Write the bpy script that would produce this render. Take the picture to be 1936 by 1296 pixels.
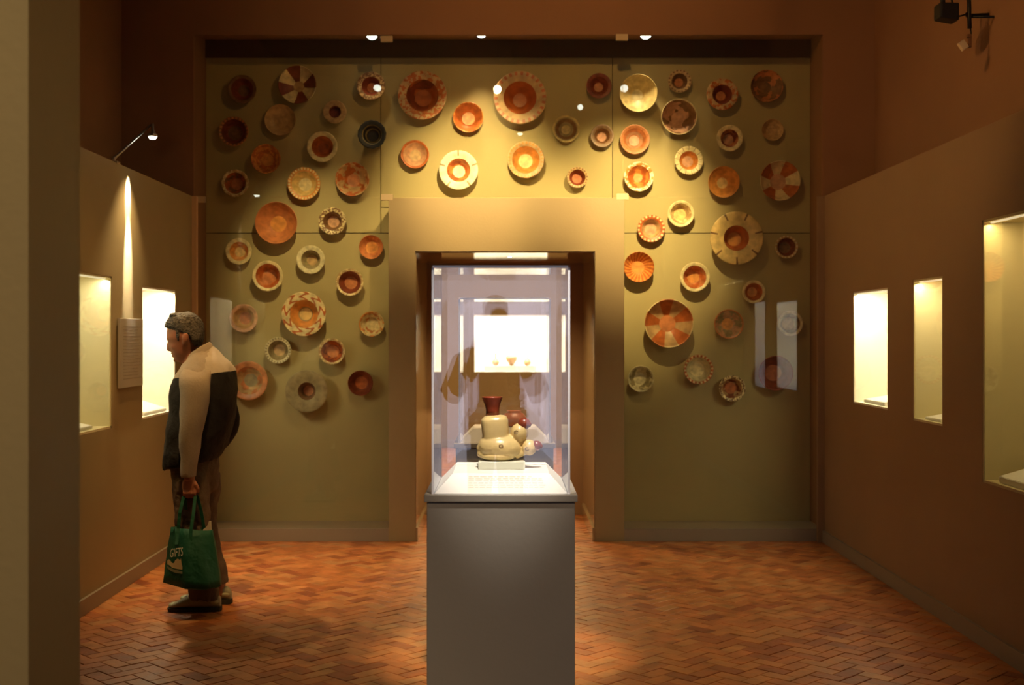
import bpy, bmesh, math, random
from mathutils import Vector, Matrix, noise
random.seed(7)
PI = math.pi
scene = bpy.context.scene
for o in list(bpy.data.objects): bpy.data.objects.remove(o)
COL = scene.collection

# ------------------------------------------------------------------ camera
F = 2300.0; EYE = 1.55; VX, VY = 957.0, 634.0
cd = bpy.data.cameras.new('camera'); cam = bpy.data.objects.new('camera', cd); COL.objects.link(cam)
cam.location = (0, 0, EYE); cam.rotation_euler = (PI/2, 0, 0)
cd.sensor_width = 36; cd.lens = F/1936*36
cd.shift_x = (968-VX)/1936; cd.shift_y = -(648-VY)/1936
cd.clip_start = 0.05; cd.clip_end = 100
cd.dof.use_dof = True; cd.dof.focus_distance = 4.8; cd.dof.aperture_fstop = 5.0
scene.camera = cam

# ------------------------------------------------------------------ world: dull daylight outside the entrance
w = bpy.data.worlds.new('world'); scene.world = w; w.use_nodes = True
bg = w.node_tree.nodes['Background']
bg.inputs[0].default_value = (0.70, 0.66, 0.80, 1); bg.inputs[1].default_value = 3.0
scene.view_settings.view_transform = 'Standard'; scene.view_settings.look = 'None'
scene.view_settings.exposure = 0.0; scene.view_settings.gamma = 1.0
scene.view_settings.use_curve_mapping = False
scene.cycles.transparent_max_bounces = 48

WARM = (1.0, 0.66, 0.27); WARM2 = (1.0, 0.72, 0.36); WHITE = (1.0, 0.90, 0.72); AMBER = (1.0, 0.52, 0.15); GOLD = (1.0, 0.70, 0.30)

def P(px, py, Y):                                   # pixel of the photograph at depth Y
    return Vector(((px-VX)*Y/F, Y, EYE+(VY-py)*Y/F))

def aim(o, target):
    d = Vector(target)-Vector(o.location); o.rotation_euler = d.to_track_quat('-Z', 'Y').to_euler()
def spot(name, loc, target, power, color, size=60, blend=0.6, soft=0.03):
    l = bpy.data.lights.new(name, 'SPOT'); l.energy = power; l.color = color
    l.spot_size = math.radians(size); l.spot_blend = blend; l.shadow_soft_size = soft
    o = bpy.data.objects.new(name, l); COL.objects.link(o); o.location = loc; aim(o, target); return o
def area(name, loc, target, power, color, sx, sy):
    l = bpy.data.lights.new(name, 'AREA'); l.energy = power; l.color = color
    l.shape = 'RECTANGLE'; l.size = sx; l.size_y = sy
    o = bpy.data.objects.new(name, l); COL.objects.link(o); o.location = loc; aim(o, target); return o

# entrance opening portal
po = area('entrance_portal', (-0.05, -2.98, 1.15), (-0.05, 0, 1.15), 1, (1, 1, 1), 1.22, 2.2); po.data.cycles.is_portal = True
# hall lamps above the frame; spots without a fixture are added fill
LA = (0.178, 2.6, 4.12); LB = (-1.2, -0.8, 4.60)
spot('hall_and_fill_light', (0.9, -1.2, 4.75), (0.0, 3.72, 0.70), 420, (1.0, .74, .46), 17, 0.8, 0.05)  # added fill on the pedestal front, no lamp built for it
spot('hall_and_fill_light', LA, (0.0, 3.93, 1.20), 1000, WHITE, 13, 0.8, 0.03)
spot('hall_and_fill_light', (0.10, 4.9, 4.60), (0.0, 5.68, 1.1), 700, WARM2, 18, 0.6, 0.03)
spot('hall_and_fill_light', LB, (-1.15, 1.9, 1.5), 300, (1, .74, .36), 30, 0.9, 0.05)
spot('hall_and_fill_light', (1.9, 0.6, 4.6), (-0.75, 2.02, 1.4), 110, WARM, 30, 1.0, 0.05)  # added to brighten the side face of the pier
spot('hall_and_fill_light', (-1.5, 5.6, 4.60), (-1.7, 7.8, 0.0), 430, AMBER, 34, 0.9, 0.05)  # unseen lamp added to warm the floor on the left
spot('hall_and_fill_light', (1.0, 4.6, 4.60), (0.7, 6.2, 0.0), 130, AMBER, 50, 1.0, 0.05)  # unseen lamp added as fill over the right floor
spot('hall_and_fill_light', (0.5, 6.6, 4.75), (0.4, 9.14, 4.3), 90, AMBER, 110, 1.0, 0.05)  # added wash on the top of the back wall
spot('hall_and_fill_light', (-0.4, 5.0, 4.7), (2.77, 7.0, 3.4), 120, AMBER, 60, 0.7, 0.05)  # added wash for the brown glow of the upper right wall
spot('hall_and_fill_light', (-0.6, 5.6, 4.7), (2.38, 7.4, 2.2), 60, WARM, 60, 1.0, 0.05)  # added fill on the right partition
spot('hall_and_fill_light', (0.6, 5.4, 4.7), (-2.35, 7.3, 1.6), 70, WARM, 70, 1.0, 0.05)  # added fill on the left partition
# display wall lamps (their fixtures are built below at the same places)
VL = [(P(703, 72, 9.28), 7, 62), (P(910, 70, 9.28), 30, 64), (P(1221, 71, 9.28), 30, 64), (P(1321, 68, 9.28), 3, 60)]
# spotlights hung 3 m in front of the display
DL = [((-0.08, 7.5, 3.73), (-0.24, 9.5, 2.55), 580, 46), ((1.05, 7.5, 3.73), (0.94, 9.5, 2.40), 660, 43), ((-1.15, 7.5, 3.73), (-1.45, 9.5, 2.08), 230, 36), ((0.9, 3.6, 4.3), (1.50, 9.5, 1.9), 40, 17)]
for p, t, e, s in DL: spot('display_flood', p, t, e, GOLD, s, 1.0, 0.03)
for p, e, s in VL:
    spot('display_light', p-Vector((0, 0, 0.02)), (p.x, 9.40, p.z-1.2), e, WARM2, s, 0.75, 0.02)
# arm lamp on the left partition
LH = Vector((-2.20, 7.57, 2.785))
spot('arm_light', LH-Vector((0, 0, .015)), (-2.345, 7.56, 2.45), 900, WHITE, 20, 0.6, 0.01)
spot('arm_light', LH-Vector((0, 0, .015)), (-2.345, 7.56, 2.05), 8000, WHITE, 15, 0.9, 0.01)
spot('arm_light', LH-Vector((0, 0, .015)), (-1.80, 7.30, 0.0), 210, WARM2, 84, 0.9, 0.02)
# passage and far room
spot('passage_light', P(964, 487, 9.62)-Vector((0, 0, .01)), (0.05, 9.75, 0), 90, WARM, 130, 1.0, 0.03)
area('far_room_light', (0, 13.5, 3.3), (0, 13.6, 0), 170, WARM, 1.2, 1.2)

# ------------------------------------------------------------------ helpers
def mat(name, color, rough=0.6, metal=0.0, emis=None, est=0.0, noise_s=None, noise_a=0.12, bump=0.0, bump_s=60, spec=0.5):
    m = bpy.data.materials.new(name); m.use_nodes = True; nt = m.node_tree; b = nt.nodes['Principled BSDF']
    b.inputs['Base Color'].default_value = (*color, 1); b.inputs['Roughness'].default_value = rough
    b.inputs['Metallic'].default_value = metal; b.inputs['Specular IOR Level'].default_value = spec
    if emis: b.inputs['Emission Color'].default_value = (*emis, 1); b.inputs['Emission Strength'].default_value = est
    tc = nt.nodes.new('ShaderNodeTexCoord')
    if noise_s:
        n = nt.nodes.new('ShaderNodeTexNoise'); n.inputs['Scale'].default_value = noise_s; n.inputs['Detail'].default_value = 5
        nt.links.new(tc.outputs['Object'], n.inputs['Vector'])
        mx = nt.nodes.new('ShaderNodeMix'); mx.data_type = 'RGBA'
        mx.inputs[6].default_value = (*[c*(1-noise_a) for c in color], 1); mx.inputs[7].default_value = (*[min(1, c*(1+noise_a)) for c in color], 1)
        nt.links.new(n.outputs[0], mx.inputs[0]); nt.links.new(mx.outputs[2], b.inputs['Base Color'])
    if bump:
        n2 = nt.nodes.new('ShaderNodeTexNoise'); n2.inputs['Scale'].default_value = bump_s; n2.inputs['Detail'].default_value = 4
        nt.links.new(tc.outputs['Object'], n2.inputs['Vector'])
        bp = nt.nodes.new('ShaderNodeBump'); bp.inputs['Strength'].default_value = bump; bp.inputs['Distance'].default_value = 0.01
        nt.links.new(n2.outputs[0], bp.inputs['Height']); nt.links.new(bp.outputs[0], b.inputs['Normal'])
    return m

def glass_mat(name, tint=(1, 1, 1), ior=1.5):
    m = bpy.data.materials.new(name); m.use_nodes = True; nt = m.node_tree; nt.nodes.clear()
    out = nt.nodes.new('ShaderNodeOutputMaterial'); tr = nt.nodes.new('ShaderNodeBsdfTransparent'); tr.inputs[0].default_value = (*tint, 1)
    gl = nt.nodes.new('ShaderNodeBsdfGlossy'); gl.inputs['Roughness'].default_value = 0.0
    geo = nt.nodes.new('ShaderNodeNewGeometry'); mr = nt.nodes.new('ShaderNodeMapRange')
    mr.inputs[3].default_value = ior; mr.inputs[4].default_value = 1/ior
    nt.links.new(geo.outputs['Backfacing'], mr.inputs[0])
    fr = nt.nodes.new('ShaderNodeFresnel'); nt.links.new(mr.outputs[0], fr.inputs[0])
    mx = nt.nodes.new('ShaderNodeMixShader'); nt.links.new(fr.outputs[0], mx.inputs[0])
    nt.links.new(tr.outputs[0], mx.inputs[1]); nt.links.new(gl.outputs[0], mx.inputs[2]); nt.links.new(mx.outputs[0], out.inputs[0])
    return m

M = {}
M['wall'] = mat('wall_paint', (0.33, 0.25, 0.125), 0.55, noise_s=3, noise_a=0.06, bump=0.08)
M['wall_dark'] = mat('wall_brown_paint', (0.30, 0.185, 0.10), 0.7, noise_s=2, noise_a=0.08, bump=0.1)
M['upper'] = mat('upper_wall_paint', (0.30, 0.15, 0.075), 0.8, noise_s=2, noise_a=0.1, bump=0.1)
M['jamb'] = mat('jamb_gloss_paint', (0.36, 0.27, 0.15), 0.09, noise_s=3, noise_a=0.05)
M['panel'] = mat('display_panel_cloth', (0.45, 0.37, 0.175), 0.75, noise_s=4, noise_a=0.05, bump=0.05, bump_s=200)
M['trough'] = mat('dark_trough', (0.10, 0.065, 0.035), 0.8)
M['ceil'] = mat('ceiling_paint', (0.12, 0.07, 0.05), 0.9)
M['base'] = mat('baseboard_paint', (0.28, 0.23, 0.17), 0.45)
M['mortar'] = mat('mortar', (0.26, 0.11, 0.045), 0.8, noise_s=20, noise_a=0.2)
M['white'] = mat('white_display_board', (0.85, 0.82, 0.74), 0.5)
M['lining'] = mat('showcase_lining', (0.80, 0.76, 0.66), 0.7)
M['lining2'] = mat('showcase_lining_yellow', (0.68, 0.61, 0.38), 0.7)
M['metal'] = mat('brushed_metal', (0.6, 0.55, 0.5), 0.3, 1.0)
M['black'] = mat('black_metal', (0.012, 0.012, 0.014), 0.5)
M['ped'] = mat('pedestal_paint', (0.27, 0.245, 0.225), 0.5, noise_s=5, noise_a=0.05, bump=0.05)
M['glass'] = glass_mat('pane_glass', (0.97, 0.985, 0.965))
M['acrylic'] = glass_mat('clear_acrylic', (0.99, 0.99, 1.0), 1.5)
M['edge'] = mat('acrylic_polished_edge', (0.75, 0.74, 0.80), 0.3)
M['clip'] = mat('glass_clip', (0.55, 0.42, 0.25), 0.4)
M['lamp'] = mat('lamp_lens', (1, 1, 1), 0.5, emis=(0.95, 1.0, 0.85), est=14)
M['skin'] = mat('skin', (0.33, 0.13, 0.075), 0.5, noise_s=40, noise_a=0.1)

def link(name, me, m=None, parent=None, smooth=False):
    o = bpy.data.objects.new(name, me); COL.objects.link(o)
    if m is not None:
        for x in (m if isinstance(m, (list, tuple)) else [m]): me.materials.append(x)
    if parent: o.parent = parent
    if smooth:
        for p in me.polygons: p.use_smooth = True
    return o
def tomesh(bm, name, m=None, parent=None, smooth=False, recalc=True):
    if recalc: bmesh.ops.recalc_face_normals(bm, faces=bm.faces)
    me = bpy.data.meshes.new(name); bm.to_mesh(me); bm.free()
    return link(name, me, m, parent, smooth)
def tag(o, label=None, cat=None, group=None, kind=None):
    if label: o['label'] = label
    if cat: o['category'] = cat
    if group: o['group'] = group
    if kind: o['kind'] = kind
    return o
def empty(name, loc=(0, 0, 0), label=None, cat=None, group=None):
    o = bpy.data.objects.new(name, None); COL.objects.link(o); o.location = loc; o.empty_display_size = 0.05
    return tag(o, label, cat, group)
def bx(bm, x0, x1, y0, y1, z0, z1, bev=0.0):
    r = bmesh.ops.create_cube(bm, size=1.0)
    for v in r['verts']:
        v.co = Vector(((x0+x1)/2+v.co.x*(x1-x0), (y0+y1)/2+v.co.y*(y1-y0), (z0+z1)/2+v.co.z*(z1-z0)))
    if bev:
        es = list({e for v in r['verts'] for e in v.link_edges})
        bmesh.ops.bevel(bm, geom=es, offset=bev, segments=2, affect='EDGES', profile=0.6)
def box(name, x0, x1, y0, y1, z0, z1, m, parent=None, bev=0.0):
    bm = bmesh.new(); bx(bm, x0, x1, y0, y1, z0, z1, bev)
    if parent:
        pl = parent.location if parent.parent is None else parent.location+parent.parent.location
        bmesh.ops.translate(bm, verts=bm.verts, vec=-Vector(pl))
    return tomesh(bm, name, m, parent)
def struct(name, boxes, m):
    bm = bmesh.new()
    for b in boxes: bx(bm, *b)
    return tag(tomesh(bm, name, m), kind='structure')
def ring_pts(c, u, v, N=28, n=2.0):
    out = []
    for i in range(N):
        a = 2*PI*i/N; ca, sa = math.cos(a), math.sin(a)
        f = lambda t: math.copysign(abs(t)**(2/n), t)
        out.append(Vector(c)+Vector(u)*f(ca)+Vector(v)*f(sa))
    return out
def loft(bm, rings, cap=True):
    vs = [[bm.verts.new(p) for p in r] for r in rings]
    N = len(vs[0])
    for a, b in zip(vs, vs[1:]):
        for i in range(N): bm.faces.new((a[i], a[(i+1) % N], b[(i+1) % N], b[i]))
    if cap: bm.faces.new(vs[0][::-1]); bm.faces.new(vs[-1])
    return vs
def tube(bm, pts, rads, N=12, cap=True):
    pts = [Vector(p) for p in pts]; rings = []
    if not hasattr(rads, '__len__'): rads = [rads]*len(pts)
    prev = None
    for i, p in enumerate(pts):
        d = (pts[min(i+1, len(pts)-1)]-pts[max(i-1, 0)]).normalized()
        ref = prev if prev is not None else (Vector((0, 1, 0)) if abs(d.y) < 0.9 else Vector((1, 0, 0)))
        u = (ref-d*ref.dot(d)).normalized(); prev = u
        rings.append(ring_pts(p, u*rads[i], d.cross(u)*rads[i], N))
    loft(bm, rings, cap)
def ellipsoid(bm, c, r, rot=None, seg=20):
    res = bmesh.ops.create_uvsphere(bm, u_segments=seg, v_segments=seg//2+2, radius=1.0)
    R = rot.to_matrix() if rot else Matrix.Identity(3)
    for v in res['verts']: v.co = R @ Vector((v.co.x*r[0], v.co.y*r[1], v.co.z*r[2])) + Vector(c)
def lathe(bm, prof, N=40, center=(0, 0, 0)):
    c = Vector(center); rings = []
    for r, z in prof: rings.append([bm.verts.new(c+Vector((r*math.cos(2*PI*i/N), r*math.sin(2*PI*i/N), z))) for i in range(N)])
    for a, b in zip(rings, rings[1:]):
        for i in range(N): bm.faces.new((a[i], a[(i+1) % N], b[(i+1) % N], b[i]))
    return rings

# ================================================================== THE SHELL
XL, XR = -2.35, 2.38                 # faces of the partitions
OL, OR_ = -2.89, 2.77                # outer hall walls
YW, YP = 9.14, 9.52                  # glass plane, display panel plane
struct('wall_left', [(OL-.2, OL, -3.2, YW, 0, 5.0)], M['upper'])
struct('wall_right', [(OR_, OR_+.2, -3.2, YW, 0, 5.0)], M['upper'])
struct('ceiling', [(OL-.2, OR_+.2, -3.2, YW+.6, 5.0, 5.2)], M['ceil'])
struct('wall_rear', [(OL, -.67, -3.2, -3.0, 0, 5), (.57, OR_, -3.2, -3.0, 0, 5), (-.67, .57, -3.2, -3.0, 2.26, 5)], M['wall'])
# back wall above and beside the display
struct('wall_back', [(OL, XL, YW, YP+.3, 0, 5), (XR, OR_, YW, YP+.3, 0, 5), (XL, XR, YW, YP+.3, 3.86, 5), (XL, XR, YW, YW+.05, 3.81, 3.86)], M['upper'])
struct('trim_1', [(XL, XR, YP-.02, YP+.28, 3.72, 3.86)], M['trough'])
# low sill under the display glass, left and right of the doorway
S0, S1 = -0.882, 0.886; D0, D1 = -0.684, 0.668; ZP_ = 2.59
struct('trim_2', [(XL, S0, YW-.005, YP, 0, .095), (S1, XR, YW-.005, YP, 0, .095)], M['base'])
# door surround with passage
struct('wall_doorway', [(S0, D0, YW-.004, 10.5, 0, 2.58), (D1, S1, YW-.004, 10.5, 0, 2.58), (D0, D1, YW-.004, 10.5, 2.18, 2.58)], M['wall'])
struct('trim_3', [(D0, D0+.006, YW+.02, 10.48, .1, 2.17), (D1-.006, D1, YW+.02, 10.48, .1, 2.17), (D0, D1, YW+.02, 10.48, 2.17, 2.178)], M['jamb'])
struct('trim_4', [(D0, D0+.02, YW, 10.48, 0, .10), (D1-.02, D1, YW, 10.48, 0, .10)], M['jamb'])
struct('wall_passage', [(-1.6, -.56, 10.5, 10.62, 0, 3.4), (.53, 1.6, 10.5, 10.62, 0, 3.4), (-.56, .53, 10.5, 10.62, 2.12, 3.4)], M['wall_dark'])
# far room
far = struct('wall_far', [(-2.6, -.446, 16.8, 17.4, 0, 3.4), (.57, 2.6, 16.8, 17.4, 0, 3.4), (-.446, .57, 16.8, 17.4, 0, 1.03), (-.446, .57, 16.8, 17.4, 1.835, 3.4)], M['wall'])
struct('wall_far_left', [(-2.8, -2.6, 10.62, 17.4, 0, 3.4)], M['wall'])
struct('wall_far_right', [(2.6, 2.8, 10.62, 17.4, 0, 3.4)], M['wall'])
struct('wall_far_near', [(-2.6, -1.6, 10.5, 10.62, 0, 3.4), (1.6, 2.6, 10.5, 10.62, 0, 3.4)], M['wall'])
struct('ceiling', [(-2.8, 2.8, 10.5, 17.4, 3.4, 3.5)], M['ceil'])
struct('baseboard_far', [(-2.6, 2.6, 16.77, 16.8, 0, .1)], M['base'])
# near pier on the left
struct('wall_pier', [(OL, -0.75, 1.91, 2.14, 0, 5.0)], M['wall'])

struct('trim_5', [(XL, XL+.036, YW-.05, YW-.006, 0, ZP_)], mat('lit_post_paint', (.72, .48, .26), .5))  # post colour raised to stand for the light falling on it
struct('trim_6', [(XR-.05, XR, YW-.05, YW-.006, 0, ZP_)], M['wall_dark'])
# display panels behind the dishes: separate boards with joints between
dp = tag(box('wall_display', XL-.1, XR+.1, YP+.012, YP+.1, 2.2, 3.75, M['trough']), kind='structure')
zj = EYE+(VY-441)*YP/F
g = .003; pv0, pv1 = (720-VX)*YP/F, (1158-VX)*YP/F
for (a, b, c, d) in [(XL, S0, .09, zj), (XL, pv0, zj, 3.74), (pv0, pv1, 2.55, 3.74), (pv0, S0, zj, 2.55), (pv1, XR, zj, 3.74), (S1, XR, .09, zj)]:
    box('panel', a+g, b-g, YP, YP+.012, c+g, d-g, M['panel'], dp)
# the panel behind the lower joint must hide the void
box('panel', XL, S0, YP+.0121, YP+.02, .05, 2.25, M['trough'], dp); box('panel', S1, XR, YP+.0121, YP+.02, .05, 2.25, M['trough'], dp)

# partitions with showcase openings
ZP = 2.59
def partition(name, xa, xb, holes, y0=3.0, y1=YW):
    bs = []; y = y0
    for (a, b, c, d) in sorted(holes):
        bs += [(xa, xb, y, a, 0, ZP), (xa, xb, a, b, 0, c), (xa, xb, a, b, d, ZP)]; y = b
    bs.append((xa, xb, y, y1, 0, ZP))
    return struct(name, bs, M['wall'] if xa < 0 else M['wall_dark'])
LH_ = [(6.45, 7.245, .997, 1.90), (7.856, 8.648, 1.005, 1.868)]
RH_ = [(7.592, 8.344, 1.083, 1.846), (6.635, 7.118, 1.052, 1.873), (4.55, 6.08, .815, 2.124)]
partition('wall_partition_left', XL-.5, XL, LH_)
partition('wall_partition_right', XR, OR_-.002, [(a, b, c, d) for a, b, c, d in RH_])
struct('baseboard_left', [(XL, XL+.018, 3.0, YW, 0, .088)], M['base'])
struct('baseboard_right', [(XR-.018, XR, 3.0, YW, 0, .088)], M['base'])

# rear entrance: glazed door frame, daylight outside
wn = tag(bpy.data.objects.new('window_1', None), kind='structure'); COL.objects.link(wn)
bm = bmesh.new()
for a in (-.67, .54): bx(bm, a, a+.03, -3.15, -3.1, 0, 2.26)
for z in (0, 2.23): bx(bm, -.67, .57, -3.15, -3.1, z, z+.03)
tomesh(bm, 'frame', M['black'], wn)
box('pane', -.65, .55, -3.13, -3.124, .02, 2.24, M['glass'], wn)

# ------------------------------------------------------------------ floor of herringbone bricks
floor = struct('floor', [(OL-.2, OR_+.2, -3.2, 17.4, -.12, -.012)], M['mortar'])
bk = bpy.data.materials.new('brick_clay'); bk.use_nodes = True; nt = bk.node_tree; b = nt.nodes['Principled BSDF']
b.inputs['Roughness'].default_value = 0.42
geo = nt.nodes.new('ShaderNodeNewGeometry'); oi = nt.nodes.new('ShaderNodeObjectInfo')
ad = nt.nodes.new('ShaderNodeMath'); ad.operation = 'ADD'; nt.links.new(geo.outputs['Random Per Island'], ad.inputs[0]); nt.links.new(oi.outputs['Random'], ad.inputs[1])
fr = nt.nodes.new('ShaderNodeMath'); fr.operation = 'FRACT'; nt.links.new(ad.outputs[0], fr.inputs[0])
cr = nt.nodes.new('ShaderNodeValToRGB'); nt.links.new(fr.outputs[0], cr.inputs[0])
stops = [(0, (.27, .07, .022)), (.18, (.38, .12, .034)), (.4, (.46, .16, .048)), (.6, (.42, .145, .04)), (.8, (.48, .19, .06)), (1, (.44, .20, .075))]
el = cr.color_ramp.elements
while len(el) < len(stops): el.new(0.5)
for e, (p_, c_) in zip(el, stops): e.position = p_; e.color = (*c_, 1)
tc = nt.nodes.new('ShaderNodeNewGeometry'); ns = nt.nodes.new('ShaderNodeTexNoise'); ns.inputs['Scale'].default_value = 9; ns.inputs['Detail'].default_value = 6
nt.links.new(tc.outputs['Position'], ns.inputs['Vector'])
mr = nt.nodes.new('ShaderNodeMapRange'); mr.inputs[1].default_value = .3; mr.inputs[2].default_value = .7; mr.inputs[3].default_value = .7; mr.inputs[4].default_value = 1.25
nt.links.new(ns.outputs[0], mr.inputs[0])
vm = nt.nodes.new('ShaderNodeVectorMath'); vm.operation = 'SCALE'; nt.links.new(cr.outputs[0], vm.inputs[0]); nt.links.new(mr.outputs[0], vm.inputs[3])
nt.links.new(vm.outputs[0], b.inputs['Base Color'])
rr = nt.nodes.new('ShaderNodeMapRange'); rr.inputs[3].default_value = .25; rr.inputs[4].default_value = .62; nt.links.new(ns.outputs[0], rr.inputs[0]); nt.links.new(rr.outputs[0], b.inputs['Roughness'])
n3 = nt.nodes.new('ShaderNodeTexNoise'); n3.inputs['Scale'].default_value = 55; nt.links.new(tc.outputs['Position'], n3.inputs['Vector'])
bp = nt.nodes.new('ShaderNodeBump'); bp.inputs['Strength'].default_value = .25; bp.inputs['Distance'].default_value = .006
nt.links.new(n3.outputs[0], bp.inputs['Height']); nt.links.new(bp.outputs[0], b.inputs['Normal'])

W_ = .078; G_ = .0014
def brick_verts(cx, cy, ang, dz, tx, ty):
    hl, hw = W_-G_, W_/2-G_; ch = .0022; vs = []
    ca, sa = math.cos(ang), math.sin(ang)
    for (l, w2, z) in ((hl, hw, -.02), (hl, hw, -ch), (hl-ch, hw-ch, 0)):
        for sx, sy in ((-1, -1), (1, -1), (1, 1), (-1, 1)):
            x, y = sx*l, sy*w2
            vs.append((cx+x*ca-y*sa, cy+x*sa+y*ca, z+dz+x*tx+y*ty))
    return vs
BF = [(8, 9, 10, 11)]+[(k*4+i, k*4+(i+1) % 4, (k+1)*4+(i+1) % 4, (k+1)*4+i) for k in (0, 1) for i in range(4)]
cells = []
c45 = math.cos(PI/4)
for i in range(-330, 330):
    for j in range(-330, 330):
        t = (i-j) % 4
        if t == 0: u, v, a = (i+1)*W_, (j+.5)*W_, PI/4
        elif t == 3: u, v, a = (i+.5)*W_, (j+1)*W_, 3*PI/4
        else: continue
        x = (u-v)*c45; y = (u+v)*c45+5.5
        if y < -2.95 or y > 16.75: continue
        if y < YW+.06 and not (D0-.05 < x < D1+.05):
            if x < XL-.05 or x > XR+.05: 
                if y > 3.0 or x < OL or x > OR_: continue
        elif y < 10.6:
            if x < D0-.05 or x > D1+.05: continue
        elif abs(x) > 2.58: continue
        if 1.85 < y < 2.2 and x < -.7: continue
        cells.append((x, y, a))
def vis(x, y):
    px = VX+x*F/y; py = VY+EYE*F/y
    if not (153 < px < 1936 and py < 1300): return False
    if 800 < px < 1090 and py > 1030: return False
    if 3.6 < y < 4.1 and abs(x) < .25: return False
    return True
cells.sort(key=lambda c: c[1]); near = [c for c in cells if c[1] > 5.3 and vis(c[0], c[1])][:300]
ns_ = set(near)
me_v = []
for k in range(6):
    me = bpy.data.meshes.new('brick'); me.from_pydata(brick_verts(0, 0, 0, 0, random.uniform(-.012, .012), random.uniform(-.02, .02)), [], BF); me.materials.append(bk); me_v.append(me)
for (x, y, a) in near:
    o = bpy.data.objects.new('brick', random.choice(me_v)); COL.objects.link(o); o.parent = floor
    o.location = (x, y, random.uniform(-.0022, .0)); o.rotation_euler = (0, 0, a)
vv, ff = [], []
for c in cells:
    if c in ns_: continue
    k = len(vv); vv += brick_verts(c[0], c[1], c[2], random.uniform(-.0022, 0), random.uniform(-.012, .012), random.uniform(-.02, .02))
    ff += [tuple(q+k for q in f) for f in BF]
me = bpy.data.meshes.new('brick_paving'); me.from_pydata(vv, [], ff)
tag(link('brick_paving', me, bk, floor), kind='stuff')

# ================================================================== DISPLAY GLAZING
gz = empty('display_glazing', (0, YW+.012, .095), 'large clear glass panes with seams closing off the dish display wall', 'glass')
zs = 2.588; sv0, sv1 = (727-VX)*YW/F, (1178-VX)*YW/F
for (a, b, c, d) in [(XL+.012, S0-.002, .098, zs-.002), (XL+.012, sv0-.0015, zs+.002, 3.808), (sv0+.0015, sv1-.0015, zs+.002, 3.808), (sv1+.0015, XR-.012, zs+.002, 3.808), (S1+.002, XR-.012, .098, zs-.002)]:
    box('pane', a, b, YW+.008, YW+.016, c, d, M['glass'], gz)
for (px, py) in [(378, 377), (733, 373), (1178, 372), (732, 73), (1177, 70)]:
    p = P(px, py, YW); box('clip', p.x-.05 if py < 100 or px > 400 else p.x-.05, p.x+.04, YW-.006, YW+.022, p.z-.024, p.z+.022, M['clip'], gz, .003)

# ================================================================== SHOWCASES IN THE PARTITIONS
def showcase(hole, side, label, power, lin, color, deck=None):
    a, b, c, d = hole; xf = XL if side < 0 else XR; s = side
    dep = .44 if side < 0 else .37
    xb = xf+s*dep; t = .012
    e = empty('wall_showcase', (xf, (a+b)/2, c), label, 'display case', 'lit showcases in the side partitions')
    def X(u, v): return (min(u, v), max(u, v))
    x0, x1 = X(xf+s*.002, xb)
    bxs = {'back_panel': (*X(xb-s*t, xb), a, b, c, d), 'side_panel': (x0, x1, a, a+t, c, d), 'base_panel': (x0, x1, a, b, c, c+t)}
    for n, q in bxs.items(): box(n, *q, lin, e)
    box('side_panel', x0, x1, b-t, b, c, d, lin, e); box('top_panel', x0, x1, a, b, d-t, d, lin, e)
    box('pane', *X(xf+s*.003, xf+s*.009), a+.002, b-.002, c+.002, d-.002, M['glass'], e)
    box('light_strip', *X(xf+s*.02, xf+s*.035), a+.05, b-.05, d-t-.008, d-t, M['lamp_strip'], e)
    l = area('showcase_light', (xf+s*.028, (a+b)/2, d-.022), (xf+s*.2, (a+b)/2, c), power, color, b-a-.04, .015)
    return e
M['lamp_strip'] = mat('strip_lens', (1, 1, 1), 0.5, emis=(1.0, 0.85, 0.6), est=0.6)
M['lining3'] = mat('showcase_lining_ochre', (0.50, 0.42, 0.22), 0.7)
showcase(LH_[0], -1, 'tall lit opening showing a pale yellow niche, left of the text panel', 5.2, M['lining2'], (1, .88, .6), 1)
showcase(LH_[1], -1, 'brightest cream lit niche on the left, before the man\'s face', 26, M['lining'], (1, .80, .52), 1)
showcase(RH_[0], 1, 'bright cream lit niche on the right, nearest the dish wall', 19, M['lining'], (1, .82, .50), 1)
showcase(RH_[1], 1, 'narrow yellowish lit niche, middle one of the right partition', 3.5, M['lining2'], (1, .80, .48), 1)
showcase(RH_[2], 1, 'largest ochre lit showcase cut off by the right frame edge', 8.0, M['lining3'], (1, .74, .36), 1)
# display blocks inside
def wedge(name, x0, x1, y0, y1, z0, zl, zh, m, label, cat, high_x):
    bm = bmesh.new(); e = empty(name, ((x0+x1)/2, (y0+y1)/2, z0), label, cat)
    o = e.location
    zA, zB = (zh, zl) if high_x < 0 else (zl, zh)
    vs = [bm.verts.new(Vector(p)-o) for p in [(x0, y0, z0), (x1, y0, z0), (x1, y1, z0), (x0, y1, z0), (x0, y0, zA), (x1, y0, zB), (x1, y1, zB), (x0, y1, zA)]]
    for f in [(0, 3, 2, 1), (4, 5, 6, 7), (0, 1, 5, 4), (1, 2, 6, 5), (2, 3, 7, 6), (3, 0, 4, 7)]: bm.faces.new([vs[i] for i in f])
    bmesh.ops.bevel(bm, geom=bm.edges[:], offset=.003, segments=2, affect='EDGES')
    tomesh(bm, 'deck', m, e)
    box('caption_card', (x0+x1)/2-.05, (x0+x1)/2+.05, y0+.03, y0+.14, max(zl, zh)+.002, max(zl, zh)+.004, M['white'], e) if zl == zh else None
    return e
wedge('display_deck', XL-.40, XL-.03, 6.62, 7.0, 1.011, 1.03, 1.10, M['white'], 'pale sloping deck inside the yellow niche left of the text panel', 'display deck', -1)
wedge('display_deck', XL-.40, XL-.03, 8.0, 8.52, 1.019, 1.04, 1.16, M['white'], 'white sloping deck inside the bright niche before the man', 'display deck', -1)
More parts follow.
